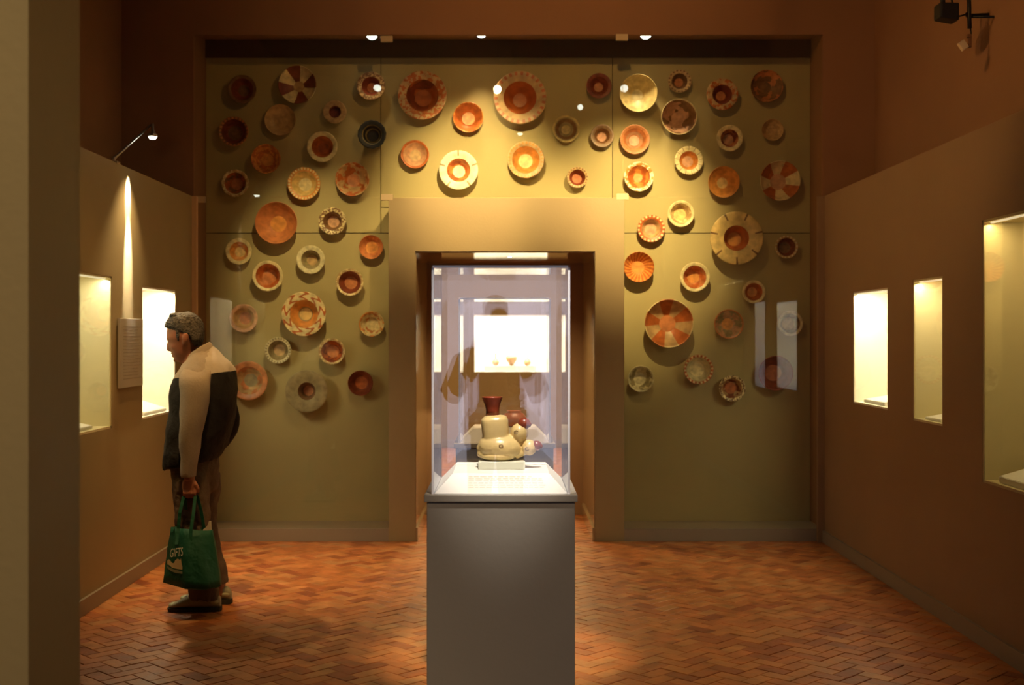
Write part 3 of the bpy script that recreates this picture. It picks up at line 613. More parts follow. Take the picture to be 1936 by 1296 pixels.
DISHES = [
# left
(457, 168, 27, .78, .40, .55, 'brown', 'dred', 'brown', 'dark dish lost in shadow at the top left corner', 0, 'L'),
(562, 160, 36, .94, .28, .50, 'cream/dred/segments/4/0.6', 'cream/dred/segments/4/0.6', 'tan', 'dish with alternating cream and dark red wedges, top left', 0, 'L'),
(701, 162, 27, .66, .34, .55, 'tan/brown/blots/6', 'dred', 'terra', 'tan rimmed dish with dark red ring, top row of the left group', 0, 'L'),
(632, 210, 22, .52, .45, .50, 'tan', 'dred', 'dred', 'small plain tan dish with dark round centre, upper left', 0, 'L'),
(528, 225, 30, .95, .45, .35, 'tan', 'tan', 'tan', 'flat plain tan disc, upper left below the wedge dish', 0, 'L'),
(441, 248, 28, .84, .50, .55, 'terra/brown/dots/22', 'dred', 'brown', 'dark dish with speckled rim, second down at the far left', 0, 'L'),
(703, 254, 27, .70, .36, .60, 'black', 'black/olive/rings/30', 'black', 'blue-black glazed dish with ridged centre, upper left group', 1, 'L'),
(609, 277, 29, .70, .36, .55, 'cream', 'rust', 'rust', 'cream rimmed dish with plain red well, upper left group', 0, 'L'),
(502, 300, 28, .90, .42, .55, 'rust/orange/blots/4', 'rust/orange/blots/3', 'orange', 'blotchy orange-red bowl between flat tan disc and large terracotta one', 0, 'L'),
(444, 346, 26, .78, .42, .60, 'tan/cream/blots/5', 'rust/brown/blots/2', 'terra', 'tan rimmed brown bowl by the small glint, far left', 0, 'L'),
(574, 347, 31, .76, .40, .50, 'orange/cream/dots/30', 'yel', 'cream', 'yellow bowl with dotted orange rim, left group', 1, 'L'),
(666, 339, 32, .90, .38, .55, 'rust/tan/blots/3', 'rust/tan/blots/2.4', 'terra', 'glossy red-brown bowl near the left group\'s right edge', 0, 'L'),
(523, 422, 40, .95, .38, .55, 'terra', 'terra', 'orange', 'largest plain terracotta bowl of the left group', 0, 'L'),
(628, 418, 26, .68, .42, .60, 'cream/brown/blots/7', 'brown', 'pink', 'cream mottled rim dish beside the largest terracotta bowl', 0, 'L'),
(450, 475, 25, .72, .40, .50, 'cream', 'orange', 'yel', 'cream and orange dish under the vertical light streak, far left', 0, 'L'),
(701, 467, 23, .92, .50, .60, 'terra', 'terra', 'orange', 'small plain orange bowl just below the seam, left of the doorway wall', 0, 'L'),
(587, 491, 27, .68, .36, .60, 'pale', 'olive', 'tan', 'pale rimmed dish with grey-brown well, left group middle', 0, 'L'),
(506, 522, 29, .80, .46, .60, 'cream', 'rust/terra/blots/2', 'terra', 'cream rimmed dish with deep orange well, below largest terracotta bowl', 0, 'L'),
(661, 534, 26, .82, .46, .62, 'tan/cream/blots/6', 'dred', 'terra', 'tan rimmed bowl with dark red shaded well, above right of the floral dish', 0, 'L'),
(575, 594, 42, .64, .28, .50, 'cream/rust/floral/9', 'orange/olive/rings/9', 'yel', 'largest left dish with brushed floral rim and orange ring', 0, 'L'),
(460, 602, 27, .74, .44, .60, 'pink', 'tan', 'terra', 'pale pinkish dish just above the man\'s shoulder', 0, 'L'),
(702, 613, 24, .88, .50, .58, 'orange/cream/blots/2', 'terra/cream/blots/2', 'cream', 'small half orange half cream bowl nearest the doorway, left side', 0, 'L'),
(525, 663, 25, .76, .44, .60, 'pale/olive/dots/26', 'olive', 'tan', 'cream-grey dish with speckled rim, below left of the floral dish', 0, 'L'),
(627, 665, 25, .82, .46, .60, 'cream/tan/blots/6', 'rust/dred/blots/2', 'terra', 'tan bowl with red-brown well, below right of the floral dish', 0, 'L'),
(470, 720, 37, .72, .34, .55, 'terra', 'tan/terra/blots/2', 'olive', 'large terracotta dish partly hidden by the man\'s back', 0, 'L'),
(580, 740, 40, .42, .24, .50, 'olive', 'brown', 'terra', 'large dull olive-brown dish with small dark centre, lowest left', 0, 'L'),
(681, 725, 24, .92, .50, .60, 'dred', 'dred', 'rust', 'small dark red-brown bowl, lowest right of the left group', 0, 'L'),
# centre
(799, 182, 46, .66, .34, .55, 'tan/rust/blots/7', 'dred/rust/blots/1.5', 'rust', 'large dish with tan rim and dark red well, upper left above the doorway', 0, 'C'),
(885, 221, 29, .90, .42, .50, 'rust/orange/blots/5', 'rust', 'orange', 'rust-orange bowl between the two largest centre dishes', 0, 'C'),
(983, 186, 50, .62, .26, .50, 'tan/rust/dots/26', 'rust', 'terra', 'largest centre dish with spotted rim, at the top', 0, 'C'),
(784, 291, 27, .84, .40, .50, 'rust', 'pink', 'tan', 'pinkish dish with plain red rim, left above the doorway', 0, 'C'),
(867, 322, 37, .60, .32, .55, 'white/olive/ticks/5', 'rust/orange/blots/2', 'white', 'brightest cream dish with tick marks and shining centre', 0, 'C'),
(994, 302, 35, .74, .38, .52, 'tan/orange/dots/30', 'orange', 'yel', 'orange and tan dish with scalloped rim, below the largest centre dish', 1, 'C'),
(1071, 242, 26, .84, .34, .40, 'ochre', 'olive/brown/rings/12', 'ochre', 'dull ochre dish right of the largest centre dish', 0, 'C'),
(1133, 161, 24, .72, .36, .55, 'dred', 'dred', 'terra', 'small dark red dish at the top, right of centre', 0, 'C'),
(1139, 256, 22, .66, .40, .60, 'brown', 'brown', 'terra', 'small dark brown dish beside the vertical seam', 0, 'C'),
(1092, 335, 20, .76, .46, .70, 'tan/brown/dots/20', 'dred', 'rust', 'smallest dish with dotted rim, just above the doorway lintel', 0, 'C'),
# right
(1207, 176, 36, .95, .30, .50, 'ochre', 'ochre', 'pale', 'large plain ochre bowl, top left of the right group', 0, 'R'),
(1286, 152, 22, .68, .38, .55, 'tan/brown/dots/18', 'brown', 'terra', 'small dim tan dish with brown well, highest of the right group', 0, 'R'),
(1366, 178, 30, .62, .30, .55, 'tan/rust/blots/4', 'dred', 'terra', 'mottled tan dish with dark red well, top right', 0, 'R'),
(1451, 162, 31, .94, .36, .45, 'brown/terra/blots/2', 'brown/terra/blots/2', 'brown', 'dim mottled brown dish in the top right corner', 0, 'R'),
(1284, 221, 34, .94, .36, .55, 'brown/cream/petals/28', 'brown/pink/blots/1.5', 'pink', 'brown bowl with a cream scalloped petal rim, upper right', 0, 'R'),
(1201, 263, 28, .78, .36, .52, 'terra', 'terra/pink/rings/16', 'pink', 'terracotta dish with concentric rings, left of the right group', 0, 'R'),
(1380, 261, 25, .68, .40, .62, 'cream', 'dred/terra/blots/2', 'pink', 'cream rimmed dish with dark well, upper right', 0, 'R'),
(1463, 244, 21, .92, .46, .45, 'tan', 'tan', 'tan', 'small plain dim tan bowl, far upper right', 0, 'R'),
(1303, 303, 27, .66, .38, .55, 'cream/brown/ticks/13', 'orange', 'pink', 'cream dish with dark ticks on its rim, below the petal dish', 0, 'R'),
(1208, 334, 28, .76, .30, .58, 'white/orange/blots/5', 'rust/orange/blots/2', 'orange', 'bright dish with orange splashed well and cream lower rim', 0, 'R'),
(1369, 344, 30, .94, .34, .55, 'orange', 'orange', 'yel', 'plain orange bowl crossed by the glass seam', 0, 'R'),
(1475, 342, 38, .94, .40, .50, 'rust/cream/segments/4/1.0', 'rust/cream/segments/4/1.0', 'pink', 'large dish of red and cream wedges at the right edge', 0, 'R'),
(1288, 404, 25, .80, .46, .60, 'cream', 'cream/tan/blots/2', 'yel', 'plain cream bowl right of the dotted red rim dish', 0, 'R'),
(1232, 432, 26, .70, .42, .50, 'rust/cream/dots/20', 'pink/tan/rings/14', 'pink', 'dish with red rim full of cream dots, by the lintel corner', 0, 'R'),
(1391, 451, 50, .48, .26, .50, 'yel/brown/ticks/7', 'rust', 'orange', 'largest right dish, yellow rim with red well', 0, 'R'),
(1488, 467, 22, .78, .50, .65, 'tan/pale/dots/18', 'dred', 'brown', 'small grey-cream rimmed dark bowl at the right edge', 0, 'R'),
(1208, 505, 29, .95, .42, .62, 'rust/orange/spiral/22', 'rust/orange/spiral/22', 'orange', 'orange bowl with spiral stripes beside the doorway wall', 0, 'R'),
(1314, 524, 28, .78, .40, .60, 'cream', 'rust/terra/blots/2', 'orange', 'cream rimmed dish with red-brown well, below left of the largest yellow', 0, 'R'),
(1426, 552, 22, .76, .42, .65, 'cream', 'rust', 'orange', 'small cream rimmed orange dish below the largest yellow dish', 0, 'R'),
(1264, 612, 46, .95, .34, .52, 'terra/cream/segments/5/2.6', 'rust/tan/segments/5/2.6', 'terra', 'large dish with five red and cream painted petals', 0, 'R'),
(1379, 613, 28, .90, .40, .50, 'terra', 'pink/olive/blots/2', 'orange', 'plain pinkish terracotta bowl right of the large petal dish', 0, 'R'),
(1495, 612, 24, .78, .50, .62, 'pale', 'brown/olive/blots/2', 'tan', 'pale cream rimmed bowl, lower right edge', 0, 'R'),
(1212, 717, 25, .88, .46, .55, 'pale', 'pale/olive/blots/2', 'pale', 'pale olive bowl lowest by the doorway wall', 0, 'R'),
(1321, 699, 28, .82, .50, .62, 'rust/cream/dots/22', 'pale', 'cream', 'cream bowl with red and cream dotted rim, lower right group', 0, 'R'),
(1385, 735, 25, .76, .44, .60, 'cream/brown/blots/7', 'dred/tan/blots/2', 'rust', 'cream mottled dish with dark red splash, lowest of all', 0, 'R'),
(1466, 706, 33, .92, .46, .62, 'dred', 'dred', 'rust', 'large dark red-brown bowl, lowest at the right edge', 0, 'R'),
]
for d in DISHES: dish(*d)

# ================================================================== THE MAN
def Pm(px, py, Y=6.94, k=None): return P(px, py, Y)
man = empty('person', (P(380, 0, 6.94).x, 6.94, 0), 'grey-haired man in a grey and black jacket, leaning to look into a niche', 'person')
MO = man.location
def pr(y, xf, xb, hw, Y=6.94, yb=None, n=2.3, N=32):   # ring from silhouette pixels: front x, back x
    a = P(xf, y, Y); b_ = P(xb, y if yb is None else yb, Y); c = (a+b_)/2-MO
    return ring_pts(c, (a-b_)/2, Vector((0, hw, 0)), N, n)
def pt(px, py, Y): return P(px, py, Y)-MO
bm = bmesh.new()
# head
hd = [(595, 338, 362, .025), (600, 328, 371, .052), (608, 321, 378, .068), (618, 317.5, 382, .076), (630, 316.5, 382, .078), (638, 315.8, 382, .078), (642, 316.2, 381, .076), (647, 319.5, 379, .072),
      (655, 320, 375, .068), (663, 322.5, 371, .064), (669, 326, 370, .060), (672, 327, 369, .056), (677, 329.5, 369, .05), (682, 332.5, 369, .042), (686, 339, 371, .045)]
loft(bm, [pr(y, a, b_, h, 6.94, None, 2.2) for y, a, b_, h in hd])
loft(bm, [pr(672, 343, 374, .052), pr(685, 346, 380, .054), pr(700, 350, 388, .06), pr(712, 350, 395, .08)])
# nose, lips, brow, ears, chin
loft(bm, [ring_pts(pt(319.5, 645, 6.94), Vector((.006, 0, 0)), Vector((0, .008, 0)), 10), ring_pts(pt(319, 652, 6.94), Vector((.011, 0, 0)), Vector((0, .011, 0)), 10), ring_pts(pt(319.5, 659, 6.94), Vector((.014, 0, 0)), Vector((0, .015, 0)), 10), ring_pts(pt(320, 663, 6.94), Vector((.012, 0, 0)), Vector((0, .016, 0)), 10), ring_pts(pt(321.5, 665, 6.94), Vector((.005, 0, 0)), Vector((0, .008, 0)), 10)])
ellipsoid(bm, pt(326.5, 669, 6.94), (.009, .024, .005)); ellipsoid(bm, pt(328, 674, 6.94), (.009, .022, .006)); ellipsoid(bm, pt(333, 681, 6.94), (.015, .022, .013))
for s in (-1, 1):
    ellipsoid(bm, pt(319.5, 640, 6.94+s*.03), (.010, .024, .006)); ellipsoid(bm, pt(330, 656, 6.94+s*.050), (.022, .012, .018))
    Ye = 6.94+s*.079
    Ye = 6.94+s*.084
    ellipsoid(bm, pt(350.5, 639.5, Ye), (.018, .008, .029), Matrix.Rotation(.25, 4, 'Y').to_euler()); ellipsoid(bm, pt(348, 648, Ye-s*.004), (.010, .007, .012))
# trunk, hips, legs
loft(bm, [pr(705, 352, 400, .09), pr(722, 345, 415, .14), pr(760, 342, 420, .15), pr(810, 340, 412, .14), pr(860, 340, 396, .13), pr(890, 346, 390, .11), pr(915, 352, 385, .12)])
loft(bm, [pr(905, 345, 385, .05, 6.87), pr(960, 342, 386, .06, 6.86), pr(1020, 345, 392, .06, 6.85), pr(1080, 362, 404, .052, 6.85), pr(1125, 372, 403, .042, 6.85), pr(1140, 372, 405, .04, 6.85)])
loft(bm, [pr(905, 376, 404, .06, 7.03), pr(960, 382, 402, .062, 7.03), pr(1020, 388, 412, .06, 7.03), pr(1080, 404, 424, .05, 7.03), pr(1112, 408, 426, .04, 7.03), pr(1125, 408, 428, .04, 7.03)])
tube(bm, [pt(378, 722, 6.82), pt(372, 732, 6.77), pt(366, 780, 6.73), pt(360, 850, 6.73), pt(358, 900, 6.73), pt(358, 908, 6.73)], [.05, .055, .05, .042, .030, .029], 16)
tube(bm, [pt(390, 722, 7.06), pt(400, 732, 7.11), pt(420, 770, 7.16), pt(432, 805, 7.17), pt(405, 845, 7.14), pt(390, 862, 7.12)], [.05, .055, .05, .042, .035, .03], 16)
# left hand: palm and curled fingers round the straps
Yh = 6.73
loft(bm, [ring_pts(pt(358, 905, Yh), Vector((.030, 0, 0)), Vector((0, .020, 0)), 16), ring_pts(pt(358, 914, Yh), Vector((.040, 0, 0)), Vector((0, .018, 0)), 16, 2.6), ring_pts(pt(358, 924, Yh), Vector((.041, 0, 0)), Vector((0, .016, 0)), 16, 2.6), ring_pts(pt(358.5, 930, Yh), Vector((.036, 0, 0)), Vector((0, .013, 0)), 16)])
for k, (px, ln) in enumerate(((348.5, .9), (355, 1.0), (361.5, .97), (367.5, .8))):
    r = .0095
    tube(bm, [pt(px, 925, Yh-.004), pt(px, 933, Yh-.012), pt(px, 940, Yh+.002), pt(px+.5, 941, Yh+.022*ln), pt(px+.5, 934, Yh+.036*ln), pt(px, 928, Yh+.034*ln)], [r, r, r*.95, r*.9, r*.85, r*.7], 10)
tube(bm, [pt(366, 911, Yh), pt(371, 918, Yh-.006), pt(374, 925, Yh-.004), pt(374.5, 932, Yh+.004)], [.012, .012, .0105, .008], 10)
# right hand in the pocket side
loft(bm, [ring_pts(pt(390, 860, 7.12), Vector((.03, 0, 0)), Vector((0, .02, 0)), 16), ring_pts(pt(381, 874, 7.11), Vector((.036, 0, 0)), Vector((0, .016, 0)), 16)])
for k in range(4):
    tube(bm, [pt(373+k*5.5, 872, 7.11), pt(371+k*5.5, 882, 7.11), pt(371+k*5.5, 890-abs(k-1.5)*2, 7.108)], [.0095, .009, .0075], 8)
tube(bm, [pt(376, 864, 7.10), pt(368, 870, 7.095), pt(365, 878, 7.095)], [.011, .010, .008], 8)
body = tomesh(bm, 'body', M['skin'], man, True)
md = body.modifiers.new('r', 'REMESH'); md.mode = 'VOXEL'; md.voxel_size = .0042; md.use_smooth_shade = True
md = body.modifiers.new('s', 'SMOOTH'); md.iterations = 3; md.factor = .5
# eyes
for s in (-1, 1):
    bm = bmesh.new(); ellipsoid(bm, pt(324, 646.5, 6.94+s*.0385), (.010, .0095, .0045)); tomesh(bm, 'eye', mat('eye_dark', (.09, .07, .055), .2), man, True)
    bm = bmesh.new(); tube(bm, [pt(316.2, 638.5, 6.94+s*.014), pt(317.5, 637.5, 6.94+s*.034), pt(323, 639, 6.94+s*.052)], [.004, .006, .004], 8); tomesh(bm, 'eyebrow', mat('brow_hair', (.06, .045, .03), .8), man, True)
# hair
def rough(o, strength, size, seed=0):
    me = o.data
    for v in me.vertices:
        p_ = v.co*size+Vector((seed, 0, 0)); v.co += v.normal*noise.noise(p_)*strength
hairm = bpy.data.materials.new('grey_hair'); hairm.use_nodes = True; nt = hairm.node_tree; b = nt.nodes['Principled BSDF']; b.inputs['Roughness'].default_value = .6
tc = nt.nodes.new('ShaderNodeTexCoord'); mp = nt.nodes.new('ShaderNodeMapping'); mp.inputs['Scale'].default_value = (90, 140, 240); nt.links.new(tc.outputs['Object'], mp.inputs[0])
nz = nt.nodes.new('ShaderNodeTexNoise'); nz.inputs['Scale'].default_value = 1.0; nz.inputs['Detail'].default_value = 6; nt.links.new(mp.outputs[0], nz.inputs['Vector'])
cr = nt.nodes.new('ShaderNodeValToRGB'); cr.color_ramp.elements[0].position = .38; cr.color_ramp.elements[0].color = (.018, .015, .012, 1); cr.color_ramp.elements[1].position = .66; cr.color_ramp.elements[1].color = (.14, .128, .112, 1)
nt.links.new(nz.outputs[0], cr.inputs[0]); nt.links.new(cr.outputs[0], b.inputs['Base Color'])
bp = nt.nodes.new('ShaderNodeBump'); bp.inputs['Strength'].default_value = .8; bp.inputs['Distance'].default_value = .006; nt.links.new(nz.outputs[0], bp.inputs['Height']); nt.links.new(bp.outputs[0], b.inputs['Normal'])
bm = bmesh.new()
hr = [(591.5, 338, 360, .02), (594, 331, 368, .045), (599, 323, 375, .066), (605, 317, 380, .078), (611, 314, 383, .084), (617, 314, 384.5, .086), (621, 318, 385, .087), (626, 328, 385.5, .087), (629, 333, 385.5, .084), (633, 352, 385.5, .079), (638, 356, 385, .078), (644, 360, 383.5, .074), (650, 365, 380, .064), (655, 369, 377, .04)]
rings = [pr(y, a, b_, h, 6.94, None, 2.25, 48) for y, a, b_, h in hr]
loft(bm, rings)
for s in (-1, 1): ellipsoid(bm, pt(337, 630, 6.94+s*.0705), (.013, .0125, .046))
ellipsoid(bm, pt(318.5, 616, 6.94), (.018, .05, .014)); ellipsoid(bm, pt(333, 597, 6.93), (.04, .05, .016)); ellipsoid(bm, pt(356, 596, 6.95), (.035, .05, .018))
hair = tomesh(bm, 'hair', hairm, man, True)
sb = hair.modifiers.new('s', 'REMESH'); sb.mode = 'VOXEL'; sb.voxel_size = .004; sb.use_smooth_shade = True
tx = bpy.data.textures.new('hair_clumps', 'CLOUDS'); tx.noise_scale = .014
dmf = hair.modifiers.new('d', 'DISPLACE'); dmf.texture = tx; dmf.strength = .012; dmf.mid_level = .5
# jacket
greyc = mat('grey_fleece', (.34, .29, .235), .85, noise_s=30, noise_a=.1, bump=.3, bump_s=90)
blackc = mat('black_shell_fabric', (.006, .0052, .006), .85, noise_s=8, noise_a=.3, bump=.3, bump_s=20)
whitec = mat('pale_shoulder_panel', (.45, .41, .36), .8, bump=.2)
trous = mat('brown_trousers', (.105, .07, .047), .85, noise_s=12, noise_a=.25, bump=.4, bump_s=18)
for q_ in (greyc, blackc, trous):
    for n_ in q_.node_tree.nodes:
        if n_.type == 'BUMP': n_.inputs['Distance'].default_value = .035 if q_ is not greyc else .008
wr = bpy.data.textures.new('folds', 'CLOUDS'); wr.noise_scale = .09; wr.noise_depth = 2
def cloth(bm, name, m, strength=.02, parent=None, sub=1):
    o = tomesh(bm, name, m, parent or man, True)
    s_ = o.modifiers.new('s', 'SUBSURF'); s_.levels = sub; s_.render_levels = sub
    d_ = o.modifiers.new('d', 'DISPLACE'); d_.texture = wr; d_.strength = strength; d_.mid_level = .5; d_.texture_coords = 'GLOBAL'
    return o
JK = [pr(868, 330, 400, .16, 6.94, 848, 2.5, 48), pr(886, 320, 408, .18, 6.94, 864, 2.5, 48), pr(891, 312, 414, .195, 6.94, 868, 2.5, 48), pr(868, 313, 424, .20, 6.94, 850, 2.5, 48), pr(842, 315, 432, .20, 6.94, 828, 2.5, 48), pr(812, 318, 440, .205, 6.94, 800, 2.5, 48), pr(780, 324, 445, .205, 6.94, 768, 2.5, 48), pr(745, 325, 446, .205, 6.94, 735, 2.5, 48), pr(728, 326, 445.5, .20, 6.94, 716, 2.5, 48), pr(716, 331, 443.5, .195, 6.94, 701, 2.5, 48)]
YK = [JK[-1], pr(706, 337, 439, .188, 6.94, 691, 2.4, 48), pr(697, 343, 429, .165, 6.94, 679, 2.2, 48), pr(690, 348, 417, .135, 6.94, 670, 2.1, 48), pr(684, 352, 408, .105, 6.94, 663, 2.0, 48), pr(678, 356, 402, .085, 6.94, 657, 2.0, 48)]
bm = bmesh.new(); loft(bm, JK, False); cloth(bm, 'jacket', blackc, .030)
bm = bmesh.new(); vsr = loft(bm, YK, False)
cutx = pt(399, 0, 6.94).x
dele = [f for f in bm.faces if f.calc_center_median().x > cutx]
bm2 = bm.copy(); bmesh.ops.delete(bm, geom=dele, context='FACES')
bmesh.ops.delete(bm2, geom=[f for f in bm2.faces if f.calc_center_median().x <= cutx], context='FACES')
cloth(bm, 'jacket_yoke', greyc, .030); cloth(bm2, 'shoulder_panel', whitec, .030)
bm = bmesh.new()   # standing collar: a tilted open band
cr_ = []
for (yf, xf, yb_, xb, hw) in ((694, 347, 667, 408, .100), (684, 351, 657, 403, .086), (672, 358, 646.5, 397.5, .076), (671.5, 360, 648, 395, .072), (681, 356, 657, 398, .074), (692, 352, 668, 402, .085)):
    cr_.append(pr(yf, xf, xb, hw, 6.94, yb_, 2.2, 36))
loft(bm, cr_, False); cloth(bm, 'collar', greyc, .006)
bm = bmesh.new()
loft(bm, [ring_pts(pt(384, 681, 6.87), Vector((.03, 0, 0)), Vector((0, .03, .02)), 24), ring_pts(pt(377, 686, 6.83), Vector((.066, 0, 0)), Vector((0, .055, .04)), 24), ring_pts(pt(371, 699, 6.775), Vector((.085, 0, 0)), Vector((0, .07, .03)), 24), ring_pts(pt(368.5, 717, 6.74), Vector((.089, 0, 0)), Vector((0, .074, 0)), 24), ring_pts(pt(368.5, 740, 6.73), Vector((.087, 0, 0)), Vector((0, .072, 0)), 24),
          ring_pts(pt(366, 780, 6.72), Vector((.076, 0, 0)), Vector((0, .068, 0)), 24), ring_pts(pt(361.5, 825, 6.72), Vector((.065, 0, 0)), Vector((0, .06, 0)), 24), ring_pts(pt(357, 868, 6.725), Vector((.051, 0, 0)), Vector((0, .05, 0)), 24), ring_pts(pt(355.5, 897, 6.73), Vector((.042, 0, 0)), Vector((0, .042, 0)), 24), ring_pts(pt(356, 903, 6.73), Vector((.041, 0, 0)), Vector((0, .041, 0)), 24), ring_pts(pt(356, 899, 6.73), Vector((.034, 0, 0)), Vector((0, .034, 0)), 24)])
cloth(bm, 'sleeve', greyc, .022)
bm = bmesh.new()
tube(bm, [pt(396, 700, 7.04), pt(404, 715, 7.10), pt(425, 760, 7.12), pt(437, 795, 7.12), pt(436, 812, 7.12), pt(420, 832, 7.12), pt(400, 852, 7.13), pt(393, 860, 7.125)], [.07, .08, .066, .058, .056, .05, .045, .042], 20)
cloth(bm, 'sleeve', blackc, .014)  # far sleeve in black: its shade is put into the colour
# trousers
bm = bmesh.new()
loft(bm, [pr(862, 325, 412, .16, 6.94, 850), pr(885, 327, 413, .165, 6.94, 880), pr(905, 328, 412, .16, 6.94, 905), pr(925, 331, 408, .135, 6.94, 925), pr(934, 338, 398, .10, 6.94, 934)])
loft(bm, [pr(895, 327, 398, .09, 6.855), pr(940, 328.5, 396, .088, 6.85), pr(990, 331, 396, .08, 6.845), pr(1040, 340, 400, .074, 6.84), pr(1090, 353, 410, .07, 6.84), pr(1126, 358, 415, .066, 6.84), pr(1136, 359, 416, .066, 6.84), pr(1130, 366, 410, .055, 6.84)])
loft(bm, [pr(895, 366, 416, .09, 7.02), pr(925, 372, 416.5, .088, 7.03), pr(955, 376, 409, .082, 7.03), pr(985, 378, 408, .076, 7.03), pr(1040, 388, 419, .07, 7.03), pr(1085, 398, 429, .066, 7.03), pr(1108, 402, 432, .064, 7.03), pr(1100, 406, 428, .055, 7.03)])
otr = cloth(bm, 'trousers', trous, .02)
rm_ = otr.modifiers.new('r', 'REMESH'); rm_.mode = 'VOXEL'; rm_.voxel_size = .008; rm_.use_smooth_shade = True
sm_ = otr.modifiers.new('sm', 'SMOOTH'); sm_.iterations = 10
for k_ in range(2): otr.modifiers.move(2+k_, k_)
# shoes
shoem = mat('grey_green_suede', (.30, .29, .20), .7, noise_s=25, noise_a=.25); solem = mat('dark_sole', (.03, .028, .02), .8); lacem = mat('pale_laces', (.6, .55, .45), .8)
def shoe(x0, x1, yb, Y, k=1.0):
    s = Y/F; z0 = 0.0
    e = bpy.data.objects.new('shoe', None); COL.objects.link(e); e.parent = man
    a = (x0-VX)*s-MO.x; L = (x1-x0)*s
    secs = [(0.0, .015, .03, .012), (.04, .035, .05, .035), (.12, .043, .062, .05), (.25, .047, .07, .065), (.38, .046, .082, .085), (.5, .042, .09, .10), (.65, .038, .088, .105), (.8, .036, .085, .105), (.92, .033, .08, .10), (.985, .025, .06, .08), (1.0, .012, .04, .06)]
    bm = bmesh.new(); rg = []
    for t, hw, _, h in secs:
        pts = []
        for i in range(20):
            an = 2*PI*i/20; cy, cz = math.cos(an), math.sin(an)
            pts.append(Vector((a+t*L, (Y-MO.y)+hw*math.copysign(abs(cy)**.8, cy), .02+(h-.02)*.5*(1+math.copysign(abs(cz)**.8, cz)))))
        rg.append(pts)
    loft(bm, rg); o = tomesh(bm, 'upper', shoem, e, True); sm = o.modifiers.new('s', 'SUBSURF'); sm.levels = 1; sm.render_levels = 1
    bm = bmesh.new(); rg = []
    for t, hw, _, h in secs:
        t2 = t*1.02-.01; hz = .026 if t > .7 else .02
        rg.append([Vector((a+t2*L, (Y-MO.y)+sy*(hw+.004), z)) for sy, z in ((-1, .001+(.012 if t < .03 else 0)), (1, .001+(.012 if t < .03 else 0)), (1, hz), (-1, hz))])
    loft(bm, rg); tomesh(bm, 'sole', solem, e)
    bm = bmesh.new()
    for t in (.27, .33, .39, .45):
        h = .068+(t-.27)*.19
        tube(bm, [Vector((a+t*L+.008, Y-MO.y-.035, h-.016)), Vector((a+t*L, Y-MO.y-.012, h+.002)), Vector((a+t*L-.004, Y-MO.y+.02, h-.002))], .0035, 6)
    tomesh(bm, 'laces', lacem, e, True)
    bm = bmesh.new(); ellipsoid(bm, (a+.88*L, Y-MO.y-.004, .055), (.035, .035, .022)); ellipsoid(bm, (a+.1*L, Y-MO.y, .03), (.03, .036, .018)); tomesh(bm, 'overlay', mat('pale_green_leather', (.42, .44, .27), .5), e, True)
shoe(319, 418, 1157, 6.84); shoe(341, 438, 1143, 7.03)

# ================================================================== THE PHOTOGRAPHER (seen mirrored in the glass cases)
ph = empty('person', (-.07, -.36, 0), 'visitor in an olive jacket raising a black camera, mirrored in the glass case', 'person')
def Q(x, y, z): return Vector((x, y, z))
def hr_(z, rx, ry, cx=0.0, cy=0.0, n=2.2, N=28): return ring_pts(Q(cx, cy, z), Vector((rx, 0, 0)), Vector((0, ry, 0)), N, n)
bm = bmesh.new()
loft(bm, [hr_(1.555, .035, .05, 0, .05), hr_(1.575, .052, .07, 0, .045), hr_(1.61, .066, .085, 0, .035), hr_(1.66, .074, .095, 0, .02), hr_(1.71, .077, .098, 0, .015), hr_(1.75, .070, .09, 0, .01), hr_(1.785, .045, .06, 0, .0), hr_(1.795, .01, .02)])
loft(bm, [hr_(1.60, .05, .055, 0, -.01), hr_(1.5, .055, .06, 0, -.02), hr_(1.42, .07, .07, 0, -.02)])
loft(bm, [hr_(1.69, .007, .008, 0, .108), hr_(1.66, .012, .014, 0, .118), hr_(1.645, .016, .012, 0, .118), hr_(1.638, .008, .006, 0, .11)])
ellipsoid(bm, Q(0, .112, 1.612), (.022, .01, .006)); ellipsoid(bm, Q(0, .108, 1.60), (.02, .01, .007))
for s_ in (-1, 1):
    ellipsoid(bm, Q(s_*.08, .01, 1.665), (.008, .018, .03))
    tube(bm, [Q(s_*.15, -.02, 1.40), Q(s_*.2, .0, 1.37), Q(s_*.28, .10, 1.17), Q(s_*.2, .20, 1.33), Q(s_*.12+.07*0, .26, 1.45)], [.05, .05, .042, .034, .027], 14)
    loft(bm, [hr_(1.44, .028, .02, s_*.12, .26), hr_(1.48, .036, .02, s_*.115, .265), hr_(1.52, .034, .017, s_*.105, .27)])
    for k in range(4):
        tube(bm, [Q(s_*(.125-.014*k), .268, 1.505+.004*k), Q(s_*(.115-.014*k), .292, 1.535+.006*k), Q(s_*(.10-.012*k), .305, 1.555+.006*k), Q(s_*(.085-.01*k), .30, 1.568+.005*k)], [.0095, .009, .0085, .007], 8)
    tube(bm, [Q(s_*.10, .255, 1.48), Q(s_*.08, .24, 1.50), Q(s_*.068, .238, 1.52)], [.011, .01, .008], 8)
    tube(bm, [Q(s_*.09, -.02, .95), Q(s_*.095, .0, .5), Q(s_*.10, -.03, .1), Q(s_*.10, -.03, .05)], [.08, .055, .04, .04], 14)
loft(bm, [hr_(.9, .14, .09), hr_(1.1, .13, .09), hr_(1.3, .16, .09), hr_(1.43, .12, .07)])
pb = tomesh(bm, 'body', M['skin'], ph, True)
md = pb.modifiers.new('r', 'REMESH'); md.mode = 'VOXEL'; md.voxel_size = .005; md.use_smooth_shade = True
md = pb.modifiers.new('s', 'SMOOTH'); md.iterations = 2
